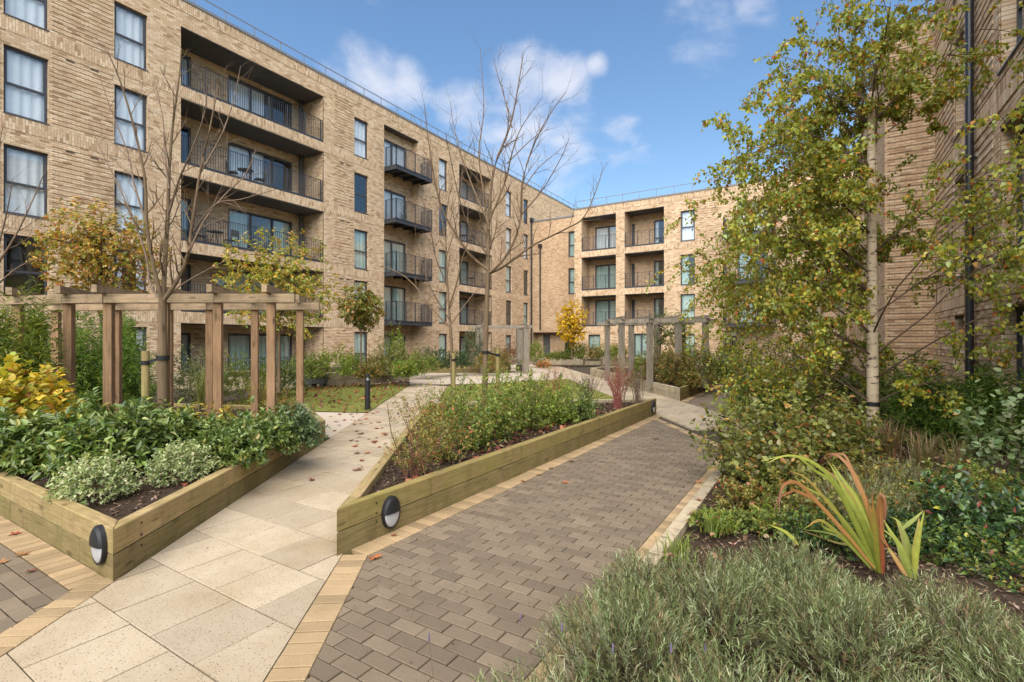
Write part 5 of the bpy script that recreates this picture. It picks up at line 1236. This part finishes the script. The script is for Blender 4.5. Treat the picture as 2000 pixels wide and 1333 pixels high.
# triangular planter
for k, (px, d, rx_, h, tw, ll, lw, pal, lab) in enumerate(((812, 4.85, .40, .88, 230, .030, .012, OLV, 'open thin stemmed shrub at the near tip of the triangular planter'), (868, 5.5, .38, .66, 190, .04, .018, OLV, 'olive green twiggy shrub next to the near tip of the triangular planter'),
        (918, 6.1, .42, .70, 230, .05, .024, MID, 'green shrub with red leaf litter below it in the triangular planter'), (968, 6.7, .44, .80, 300, .052, .024, MID, 'upright green shrub in front of the tall bare trunk'), (1025, 7.4, .48, .76, 320, .055, .025, MID + LIM[:1], 'bushy green shrub right of the tall bare trunk'),
        (1080, 8.0, .46, .68, 300, .055, .025, LIM, 'yellow green shrub toward the far end of the triangular planter'), (1128, 8.4, .44, .50, 380, .06, .022, LAU, 'low dark strap leaved shrub beside the red stems'), (885, 7.6, .5, .72, 380, .045, .02, MID, 'green shrub at the foot of the thinner bare tree'),
        (975, 8.6, .5, .8, 380, .045, .02, LIM, 'lime green shrub behind the tall bare trunk'), (1045, 9.3, .5, .75, 360, .045, .02, OLV, 'olive shrub at the back of the triangular planter'), (845, 6.6, .4, .66, 260, .035, .015, OLV, 'loose grey olive shrub along the flag path'))):
    shrub('garden_shrub', lab, gp(px, d), rx_, rx_ * .9, h, tw, 8, ll, lw, pal, 'leaf' if d < 7 else 'diamond', M_LEAF if k != 6 else M_GLOSSY, 0, .14, 20 if k < 2 else 12, 'shrubs of the triangular planter', 110 + k, .3, .22 if k < 2 else .15, lump=.55, stem_r=.006, stem_mat=M_RUSTY if k % 3 == 0 else None)
def stems_clump(name, label, base, n, h, spread, mat, seed, r=.005, forks=2, group=None, cat='shrub'):
    rs = random.Random(seed); root = thing(name, label, cat, base, group); m = MB()
    for i in range(n):
        az = rs.random() * 6.28; s = spread * rs.random() ** .6; tip = Vector((math.cos(az) * s, math.sin(az) * s, h * rs.uniform(.6, 1))); b = Vector((rs.gauss(0, .05), rs.gauss(0, .05), 0)); mid = b.lerp(tip, .5) + Vector((-math.cos(az), -math.sin(az), 0)) * s * .12
        m.tube([b, b.lerp(mid, .6), mid, mid.lerp(tip, .55), tip], [r, r * .9, r * .75, r * .55, r * .25], 4, False)
        for j in range(forks):
            q = mid.lerp(tip, rs.uniform(0, .7)); e = q + Vector((rs.gauss(0, .1), rs.gauss(0, .1), h * rs.uniform(.15, .35))); m.tube([q, q.lerp(e, .5) + Vector((rs.gauss(0, .01), 0, 0)), e], [r * .5, r * .4, r * .2], 3, False)
    m.build('stems', mat, root); return root
stems_clump('red_stemmed_dogwood', 'leafless bright red stemmed shrub at the far corner of the triangular planter', gp(1205, 9.9), 46, .98, .40, M_RED, 5)
stems_clump('dogwood', 'leafless grey stemmed shrub behind the lamp end of the triangular planter', gp(1246, 10.2), 34, .85, .26, M_TWIGP, 6)
stems_clump('dogwood', 'thin purple brown stems left of the red stemmed shrub', gp(1145, 9.6), 40, .85, .5, M_TWIG, 7)
stems_clump('dogwood', 'sparse reddish stems at the back edge of the triangular planter', gp(1085, 9.6), 30, .95, .45, M_RED, 8, .0035)
shrub('garden_shrub', 'brownish green leafy top above the red stems', gp(1212, 10.25), .34, .3, 1.05, 160, 6, .04, .018, OLV, 'diamond', M_LEAF, 0, .14, 8, 'shrubs of the triangular planter', 131, .5, .45)
# right-hand bed
BR_ = [(.17, .18, .04, 5), (.24, .235, .06, 3), (.10, .115, .028, 4), (.28, .28, .13, 1.2), (.34, .20, .05, 1.2), (.30, .12, .04, .4)]
for k, (px, d, rx_, h, tw, lab) in enumerate(((1440, 5.6, .5, .95, 210, 'leafy arching shrub hanging over the end of the brick path'), (1510, 4.9, .5, 1.12, 260, 'broad leaved shrub in front of the slim birches'), (1590, 5.6, .55, 1.15, 260, 'loose green shrub left of the large birch trunk'), (1655, 6.4, .5, .85, 220, 'low shrub at the foot of the large birch'))):
    b = gp(px, d, .05); shrub('leafy_shrub', lab, b, rx_, rx_, h, tw, 7, .062, .042, BR_, 'leaf', M_LEAF, (90, 120, 70, 0)[k], .28, 26, 'broad leaved shrubs beside the brick path', 140 + k, .35, .25, .3, lump=.35, stem_r=.005)
for k, (px, d, rx_, h, pal, lab) in enumerate(((1470, 9.5, .6, 1.1, LIM, 'bright green shrub beyond the arching shrub'), (1545, 9.0, .55, 1.05, LIM + YEL[3:4], 'lime shrub left of the slim birches'), (1520, 13.5, .8, 1.7, BR_, 'tall green shrub behind the lime shrub'), (1450, 16, .8, 1.6, BR_ + DRK[:1], 'green shrub at the far end of the right bed'), (1610, 11.0, .7, 1.4, AUT, 'orange brown shrub between the slim birches'),
        (1680, 10.5, .7, 1.3, DRK + MID, 'dark green shrub behind the large birch'), (1745, 9.5, .7, 1.4, MID, 'green shrub between birch and right wall'), (1640, 8.2, .5, .7, [(.20, .12, .06, 3), (.25, .18, .1, 2), (.14, .13, .06, 2)], 'dry brown perennial below the slim birches'), (1520, 18, 1.0, 1.8, AUT, 'russet shrub near the far balconies'), (1600, 16, 1.0, 1.9, MID, 'tall green shrub far along the right bed'))):
    b = gp(px, d, .06); shrub('garden_shrub', lab, b, rx_, rx_, h, 380, 7, .065, .04, pal, 'diamond', M_LEAF, 0, .22, 10, 'shrubs of the right bed', 150 + k, .4, .1, lump=.3)
shrub('flowering_shrub', 'dark leaved shrub with yellowing leaves at the right edge', gp(1905, 3.75, .08), .5, .45, .52, 300, 8, .055, .028, DRK + [(.10, .16, .04, 4), (.40, .34, .04, .5), (.22, .06, .04, .4)], 'leaf', M_GLOSSY, 120, .18, 18, None, 171, .45, .15)
shrub('maple_sapling', 'pale leaved sapling over the bamboo at the right edge', gp(1945, 4.9, .1), .38, .38, 1.15, 60, 6, .07, .06, [(.20, .26, .12, 3), (.26, .30, .16, 2), (.13, .18, .07, 2)], 'leaf', M_LEAF, 60, .3, 10, None, 172, .5, .4)
def grass_clump(label, base, n, h, w, pal, seed, arch=.6, name='ornamental_grass', group='grass clumps in the right bed'):
    rs = np.random.RandomState(seed); root = thing(name, label, 'grass', base, group); off = np.array(base); L = []
    V = []; Fc_ = []; C = []
    for i in range(n):
        az = rs.rand() * 6.28; hh = h * (.6 + .5 * rs.rand()); out = arch * h * (.3 + .9 * rs.rand()); p0 = np.array([rs.randn() * .05, rs.randn() * .05, 0]); dv = np.array([math.cos(az), math.sin(az), 0]); sd = np.array([-dv[1], dv[0], 0]); c = palette(pal, 1, rs)[0]
        for j in range(5):
            t = j / 4; p = p0 + dv * out * t ** 1.8 + np.array([0, 0, hh * (t * 1.25 - .4 * t ** 2.5)]); ww = w * (1 - t) ** .7 + .0006; V += [p - sd * ww / 2, p + sd * ww / 2]; C += [c, c]
        k = len(V) - 10; Fc_ += [(k + 2 * j, k + 2 * j + 1, k + 2 * j + 3, k + 2 * j + 2) for j in range(4)]
    me = bpy.data.meshes.new('blades'); me.from_pydata([tuple(v) for v in V], [], Fc_); at = me.color_attributes.new('Col', 'FLOAT_COLOR', 'POINT'); CC = np.ones((len(V), 4), np.float32); CC[:, :3] = np.array(C); at.data.foreach_set('color', CC.ravel()); me.materials.append(M_LEAF)
    o = link(bpy.data.objects.new('blades', me), root); o['kind'] = 'stuff'; return root
STR = [(.28, .21, .11, 3), (.20, .17, .07, 3), (.34, .20, .12, 1), (.14, .16, .05, 2)]
grass_clump('dry straw coloured grass at the foot of the large birch', gp(1735, 6.5, .06), 160, .6, .012, STR + [(.32, .13, .08, 2)], 1)
grass_clump('faded grass between lavender and bamboo', gp(1800, 5.7, .08), 180, .55, .008, STR, 2); grass_clump('thin dry grass left of the crocosmia', gp(1600, 4.5, .06), 120, .4, .006, STR, 3)
grass_clump('pale dry grass in front of the right bamboo', gp(1870, 5.2, .1), 160, .6, .007, STR, 4); grass_clump('green and straw grass behind the middle pergola post', gp(400, 9.6, .1), 260, 1.2, .010, STR + LIM[:2], 5, .35, group='grass clumps behind the pergola')
grass_clump('tufts of seeding grass at the foot of the pergola', gp(505, 8.3, .27), 140, .9, .008, STR + YEL[:1], 6, .35, group='grass clumps behind the pergola')
grass_clump('weedy green tuft at the edging board beside the brick path', (-.85, 3.6, .05), 90, .22, .008, LIM + STR[:1], 7, .7); grass_clump('low green weeds on the mulch behind the edging board', (-.72, 4.3, .05), 120, .16, .009, LIM + MID, 8, .9)
# lavender
def lavender(label, x, y, r, h, n, seed, pal=GRY, flowers=0):
    rs = np.random.RandomState(seed); z = bedz(x, y); root = thing('lavender_bush', label, 'lavender', (x, y, z), 'lavender bushes in the right bed')
    az = rs.rand(n) * 6.28; q = np.sqrt(rs.rand(n)); hh = h * (1.02 - .5 * q ** 2.2) * (.72 + .4 * rs.rand(n)); px_ = np.stack([np.cos(az) * q * r, np.sin(az) * q * r, hh], 1)
    ln0 = .15 + .1 * rs.rand(n); d = nrm(np.stack([np.cos(az) * q * .8, np.sin(az) * q * .8, np.ones(n)], 1) + rs.randn(n, 3) * .22); roots = px_ - d * ln0[:, None]; roots[:, 2] = np.maximum(roots[:, 2], .01)
    k = 17; T = np.repeat(px_, k, 0); Rr = np.repeat(roots, k, 0); t = np.tile(np.linspace(.05, 1, k), n)[:, None]; pos = T * t + Rr * (1 - t); ax = nrm(T - Rr)
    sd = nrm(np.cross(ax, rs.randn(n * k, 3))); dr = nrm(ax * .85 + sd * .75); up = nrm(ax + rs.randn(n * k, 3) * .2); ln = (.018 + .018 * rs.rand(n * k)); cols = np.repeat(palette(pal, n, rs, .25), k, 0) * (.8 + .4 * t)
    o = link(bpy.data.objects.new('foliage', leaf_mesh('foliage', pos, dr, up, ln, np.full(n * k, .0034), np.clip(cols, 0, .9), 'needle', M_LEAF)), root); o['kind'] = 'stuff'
    m = MB()
    for i in range(0, n, 5): m.tube([(rs.randn() * .04, rs.randn() * .04, 0), tuple(roots[i] * .6 + np.array([0, 0, .02])), tuple(roots[i]), tuple(px_[i])], [.004, .0035, .0025, .001], 3, False)
    m.build('stems', M_STEM, root)
    for i in range(flowers):
        p = Vector(px_[rs.randint(n)]); e = p + Vector((rs.randn() * .1, rs.randn() * .1, .16 + .18 * rs.rand())); m = MB(); m.tube([p * .7, p, p.lerp(e, .6), e], [.0014, .0013, .001, .0008], 3, False); fl = m.build('flower_stalk', M_STEM, root)
        m = MB(); m.tube([e - Vector((0, 0, .02)), e - Vector((0, 0, .01)), e + Vector((0, 0, .008)), e + Vector((0, 0, .018))], [.0015, .0036, .003, .001], 6); m.build('flower_head', M_FLOWER, fl)
M_FLOWER = plain('lavender_flower', (.13, .10, .16), .8, .2)
names = ['at the corner nearest the camera', 'spilling over the edging onto the brick path', 'in the middle of the front row', 'right of the middle of the front row', 'below the crocosmia', 'behind the spilling bush', 'left of the crocosmia blades', 'at the bottom edge of the picture', 'under the dark leaved shrub', 'in the bottom right corner', 'right of the bottom edge centre', 'in the second row near the wall', 'hugging the yellow edge bricks', 'between crocosmia and dark leaved shrub', 'farther back under the large birch', 'grey and woody between birch and crocosmia']
pts = [(-.78, 1.42, .42), (-.72, 2.12, .42), (-.2, 1.75, .42), (.28, 1.9, .42), (.1, 2.72, .42), (-.45, 2.75, .4), (-.12, 3.2, .36), (-.3, 1.15, .42), (.78, 2.55, .42), (.95, 1.75, .45), (.5, 1.3, .45), (1.35, 2.4, .45), (-.85, 2.72, .26), (.5, 3.05, .36), (.62, 6.2, .5), (.3, 5.2, .48)]
for k, (x, y, r) in enumerate(pts):
    lavender('grey green lavender bush ' + names[k], x, y, r, .44 if k < 12 else .38, 680 if k < 14 else 420, 200 + k, GRY if k < 10 else GRY + [(.20, .16, .10, 3)], 3 if k in (0, 1) else 0)
# crocosmia: every blade a part
cro = thing('crocosmia', 'clump of long arching sword leaves turning from green to rust red', 'plant', tuple(gp(1730, 3.25, .08)))
def blade(pts, w, c0, c1, d0=3.2, dd=0.0, sharp=.6):
    base = Vector(cro.location); P = smooth_path([AT(x, y, d0 + dd * i / (len(pts) - 1)) - base for i, (x, y) in enumerate(pts)], 5); n = len(P); V = []; Fs = []; C = []
    tocam = (Vector((0, 0, EYE)) - base).normalized(); c0 = np.array(c0); c1 = np.array(c1)
    for i, p in enumerate(P):
        d = (P[min(i + 1, n - 1)] - P[max(i - 1, 0)]).normalized(); sd = d.cross(tocam + Vector((.3, .2, .3))).normalized(); nn = sd.cross(d); t = i / (n - 1); ww = w * min(1, .45 + t * 2.2) * min(1, (1 - t) / sharp + .03) / 2
        V += [p - sd * ww, p + nn * ww * .25, p + sd * ww]; col = c0 * (1 - t ** 1.6) + c1 * t ** 1.6; C += [col * .92, col * 1.1, col * .95]
    for i in range(n - 1):
        for j in (0, 1): Fs.append((3 * i + j, 3 * i + j + 1, 3 * i + 4 + j, 3 * i + 3 + j))
    me = bpy.data.meshes.new('blade'); me.from_pydata([tuple(v) for v in V], [], Fs); at = me.color_attributes.new('Col', 'FLOAT_COLOR', 'POINT'); CC = np.ones((len(V), 4), np.float32); CC[:, :3] = np.clip(np.array(C), .005, .9); at.data.foreach_set('color', CC.ravel()); me.materials.append(M_LEAF)
    me.polygons.foreach_set('use_smooth', [True] * len(me.polygons)); link(bpy.data.objects.new('blade', me), cro)
gA, gB, rA, rB, oA = (.17, .20, .03), (.30, .31, .05), (.24, .06, .03), (.12, .02, .02), (.34, .17, .05)
for p, w, c0, c1, d0, dd in (
    ([(1712, 1115), (1680, 1040), (1635, 950), (1590, 905), (1540, 890), (1497, 905)], .062, gA, gB, 3.2, -.2), ([(1715, 1115), (1690, 1030), (1650, 960), (1620, 905)], .07, gA, gB, 3.25, .1), ([(1718, 1118), (1700, 1040), (1675, 980), (1645, 935), (1625, 905)], .07, gB, gA, 3.3, .2),
    ([(1710, 1110), (1665, 1040), (1620, 985), (1575, 935), (1540, 920)], .05, gA, oA, 3.15, -.1), ([(1708, 1110), (1650, 1040), (1600, 985), (1560, 945), (1535, 945), (1524, 965), (1522, 1005)], .05, oA, rB, 3.1, -.3), ([(1722, 1118), (1700, 1010), (1670, 930), (1640, 893), (1615, 888), (1598, 910)], .05, oA, rB, 3.3, .3),
    ([(1718, 1120), (1712, 1060), (1706, 1000), (1703, 962)], .06, gB, rA, 3.22, 0), ([(1722, 1120), (1722, 1060), (1720, 1000), (1724, 968), (1730, 990), (1728, 1030)], .055, oA, rB, 3.2, -.1), ([(1726, 1120), (1722, 1040), (1718, 990)], .04, rA, oA, 3.15, 0), ([(1700, 1110), (1650, 1055), (1610, 1020), (1590, 1020), (1578, 1030)], .045, gA, oA, 3.05, -.2),
    ([(1560, 1065), (1535, 1040), (1502, 1025)], .04, gB, gB, 2.9, 0), ([(1780, 1130), (1765, 1080), (1740, 1040), (1722, 1010)], .06, gA, gB, 3.1, .1), ([(1785, 1130), (1775, 1070), (1755, 1020), (1738, 1010)], .055, gA, gB, 3.15, .2), ([(1788, 1132), (1790, 1080), (1798, 1030), (1806, 998)], .05, gB, gB, 3.1, 0),
    ([(1770, 1125), (1745, 1085), (1720, 1050)], .045, oA, gA, 3.05, .1), ([(1760, 1035), (1785, 1015), (1804, 997)], .04, gA, gB, 3.2, 0), ([(1765, 1125), (1735, 1070), (1722, 1040)], .03, rA, oA, 3.12, 0), ([(1705, 1115), (1670, 1075), (1630, 1045), (1570, 1035)], .04, gA, gA, 3.3, .2), ([(1715, 1118), (1690, 1080), (1655, 1050), (1620, 1045)], .04, (.14, .16, .04), oA, 3.35, .2)):
    blade(p, w * .6, c0, c1, d0, dd)
    if len(p) > 3: blade([(x + rnd.uniform(-10, 10) * (i / len(p)) * 2, y + rnd.uniform(-6, 16)) for i, (x, y) in enumerate(p)], w * .5, c0, rnd.choice([c1, oA, gB]), d0 + .06, dd + .05)

# ------------------------------------------------------------------ fallen leaves
def maple(c, seed):
    rs = random.Random(seed); m = MB(); n = 30; V = [(0, 0, .012)]
    for i in range(n):
        t = 2 * math.pi * i / n; l = .45 + .55 * abs(math.cos(2.5 * t + .0)) ** 1.4 * (1 if abs(math.sin(t / 2)) < .95 else .5); r = .5 * l * rs.uniform(.9, 1.1); V.append((math.cos(t) * r, math.sin(t) * r, .02 + .22 * r * r * (1 + math.sin(3 * t + seed)) + rs.uniform(0, .05)))
    m.v = V; m.f = [(0, 1 + i, 1 + (i + 1) % n) for i in range(n)]; m.mi = [0] * n; me = m.mesh('fallen_leaf', M_DRY); at = me.color_attributes.new('Col', 'FLOAT_COLOR', 'POINT')
    C = np.ones((len(V), 4), np.float32); C[:, :3] = np.array(c); at.data.foreach_set('color', C.ravel()); return me
FC = [(.22, .07, .035), (.14, .05, .035), (.30, .15, .07), (.33, .11, .04), (.17, .09, .06), (.25, .05, .03)]
FM = [maple(c, k) for k, c in enumerate(FC)]
def fallen(label, px, py, size=.09, k=None, group=None, z=.006):
    p = G(px, py, z); o = link(bpy.data.objects.new('fallen_leaf', FM[rnd.randrange(6) if k is None else k])); o.location = p; o.scale = (size,) * 3; o.rotation_euler = (rnd.gauss(0, .15), rnd.gauss(0, .15), rnd.random() * 6.28); return tag(o, label, 'leaf', group)
for lab, px, py, s, k in (('orange crumpled leaf on the brick path at the tip of the triangular planter', 733, 1090, .10, 3), ('dark red leaf alone in the middle of the flag path', 609, 938, .10, 1), ('large brown leaf on the flags left of the triangular planter', 699, 918, .15, 4), ('brown leaf just beyond the large leaf on the flags', 706, 900, .09, 0),
        ('tan leaf against the base of the front left planter', 492, 897, .10, 2), ('rust leaf on the buff edge bricks halfway along the triangular planter', 1022, 941, .09, 3), ('orange leaf on the brick pavers near the middle of the path', 1104, 943, .09, 3), ('rust leaf on the edge bricks below the long green planter side', 1052, 928, .08, 2),
        ('brown leaf farther along the buff edge bricks', 1076, 915, .08, 4), ('dark leaf on the edge bricks near the far planter lamp', 1117, 902, .09, 1), ('pale leaf on the far end of the brick path', 1281, 857, .11, 2), ('red leaf lying on the timber edging board', 1366, 977, .07, 5), ('tan leaf on the right hand edge bricks', 1364, 942, .10, 2),
        ('red leaf on edge bricks beside the lavender', 1251, 1094, .06, 5), ('tan leaf on the front left edge bricks', 42, 1083, .11, 2), ('red leaf near the front left planter wall', 30, 1043, .09, 5), ('dark leaf on the left pavers near their corner', 62, 1116, .07, 1), ('pale leaf at the left edge on the pavers', 5, 1098, .08, 2), ('small brown leaf at the foot of the planter lamp', 770, 1046, .06, 0)):
    fallen(lab, px, py, s, k, None, .058 if 'board' in lab else .006)
for i in range(46):
    px = rnd.uniform(640, 745); py = 805 + 85 * rnd.random() ** 1.6; px += (py - 805) * .25
    fallen('dry red brown leaf scattered on the pale flags before the bollard', px, py, rnd.uniform(.07, .13), None, 'leaves scattered on the flags before the bollard')
def litter(name, poly, n, z, seed, pal, parent, size=.08):
    rs = np.random.RandomState(seed); xs = [p[0] for p in poly]; ys = [p[1] for p in poly]; P = np.stack([rs.uniform(min(xs), max(xs), n * 3), rs.uniform(min(ys), max(ys), n * 3)], 1); P = np.array([p for p in P if inside(p, poly)][:n]); N = len(P); off = np.array(parent.location) if parent else np.zeros(3)
    pos = np.concatenate([P, np.full((N, 1), z) + rs.rand(N, 1) * .02], 1) - off; dr = nrm(rs.randn(N, 3) * np.array([1, 1, .3])); up = nrm(np.array([0, 0, 1.]) + rs.randn(N, 3) * .4); ln = size * (.6 + .7 * rs.rand(N))
    o = link(bpy.data.objects.new(name, leaf_mesh(name, pos, dr, up, ln, ln * .8, palette(pal, N, rs), 'leaf', M_DRY)), parent); o['kind'] = 'stuff'
    if parent is None: tag(o, 'dry brown leaves littering the ' + ('lawn' if 'lawn' in name else 'bed'), 'leaves')
RED = [(.22, .06, .035, 4), (.30, .13, .06, 2), (.13, .05, .035, 3), (.34, .22, .12, 1)]
pls = [o for o in bpy.data.objects if o.get('category') == 'planter']
litter('leaf_litter', [(-3.2, 3.1), (-3.2, 9.5), (-6.0, 7.4)], 700, .285, 1, RED, pls[1], .07); litter('leaf_litter', [(-4.6, 1.8), (-6.5, 4.8), (-9, 5), (-9, 1.8)], 120, .285, 2, RED, pls[0], .07)
lw = [o for o in bpy.data.objects if o.name.startswith('lawn') and o.get('kind') == 'structure' and 'paving' not in o.name]
litter('leaf_litter', lawn1, 420, .02, 3, RED, lw[0], .11); litter('leaf_litter', lawn2, 120, .02, 4, RED, lw[1], .10)
for k, (px, d, rx_, h, pal, lab) in enumerate(((1610, 3.75, .34, .3, DRK + MID[:1], 'low dark green ground cover below the crocosmia blades'), (1830, 3.5, .32, .3, DRK + MID[:1], 'low dark ground cover right of the crocosmia'), (1500, 4.1, .3, .2, MID, 'low green weeds left of the crocosmia'), (1690, 4.2, .36, .34, OLV, 'olive ground cover behind the crocosmia'), (1400, 4.2, .22, .14, MID + LIM, 'tiny green weeds on the bark beside the edging board'), (1790, 4.5, .4, .32, BR_, 'mixed low foliage between crocosmia and birch'), (1560, 4.3, .36, .42, BR_, 'olive low foliage in front of the broad leaved shrub'), (1700, 5.1, .45, .45, OLV, 'brownish low foliage between lavender and birch trunk'), (1880, 4.6, .45, .5, BR_, 'leafy low plants before the right bamboo'), (1980, 4.2, .45, .55, MID, 'green low plants at the right edge'), (1760, 3.85, .3, .26, DRK, 'dark low plants behind the right crocosmia fan'), (1450, 4.6, .3, .3, OLV, 'small olive plants under the arching shrub'), (1960, 3.2, .4, .3, MID + DRK, 'small dark plants right of the lavender row'))):
    shrub('ground_cover', lab, gp(px, d, .05), rx_, rx_, h, 200, 8, .035, .02, pal, 'leaf', M_LEAF, 0, .1, 6, 'ground cover in the right bed', 180 + k, .4, .05, cat='plant')
rs_ = np.random.RandomState(77); NC = 16000; P_ = np.stack([rs_.uniform(-.94, 2.3, NC), rs_.uniform(1.0, 9.5, NC)], 1); pos_ = np.array([[x, y, bedz(x, y) + .004 + .015 * q] for (x, y), q in zip(P_, rs_.rand(NC))])
o = link(bpy.data.objects.new('bark_mulch', leaf_mesh('bark_mulch', pos_, nrm(rs_.randn(NC, 3) * np.array([1, 1, .3])), nrm(np.array([0, 0, 1.]) + rs_.randn(NC, 3) * .5), .02 + .04 * rs_.rand(NC), .008 + .014 * rs_.rand(NC), palette([(.16, .10, .065, 4), (.25, .18, .12, 3), (.34, .27, .2, 1), (.07, .045, .03, 3)], NC, rs_), 'diamond', M_DRY)), bed); o['kind'] = 'stuff'
litter('bed_leaf_litter', [(-.95, 2.5), (-.95, 9), (2.2, 12), (2.2, 3)], 700, .1, 5, [(.22, .13, .08, 3), (.30, .2, .13, 2), (.25, .07, .04, 1), (.12, .08, .05, 3)], bed, .05)
litter('bench_leaf_litter', [tuple(G(600, 765)[:2]), tuple(G(800, 750)[:2]), tuple(G(800, 746)[:2]), tuple(G(590, 758)[:2])], 260, .01, 6, RED, link(bpy.data.objects.new('leaf_strip', None)), .1)
bpy.data.objects['leaf_strip']['kind'] = 'stuff'; tag(bpy.data.objects['leaf_strip'], 'drift of dry brown leaves in front of the two left benches', 'leaves')
_bk = next(o for o in bpy.data.objects if o.name.startswith('brick_path'))
litter('leaf_crumbs', BP, 260, .004, 31, [(.12, .07, .045, 3), (.2, .12, .07, 1), (.06, .04, .03, 2)], _bk, .014)
_fp = next(o for o in bpy.data.objects if o.name.startswith('flag_path'))
litter('leaf_crumbs', path1, 300, .004, 32, [(.12, .07, .045, 3), (.2, .10, .06, 1), (.06, .04, .03, 2)], _fp, .014)
# potted conifer on a hung balcony
shrub('potted_conifer', 'small conifer standing on the third floor hung balcony', tuple(FL.P(21.4, 8.55, .25)), .28, .28, 1.25, 160, 8, .06, .01, DRK, 'diamond', M_LEAF, 0, .14, 4, None, 301, .2, .05)
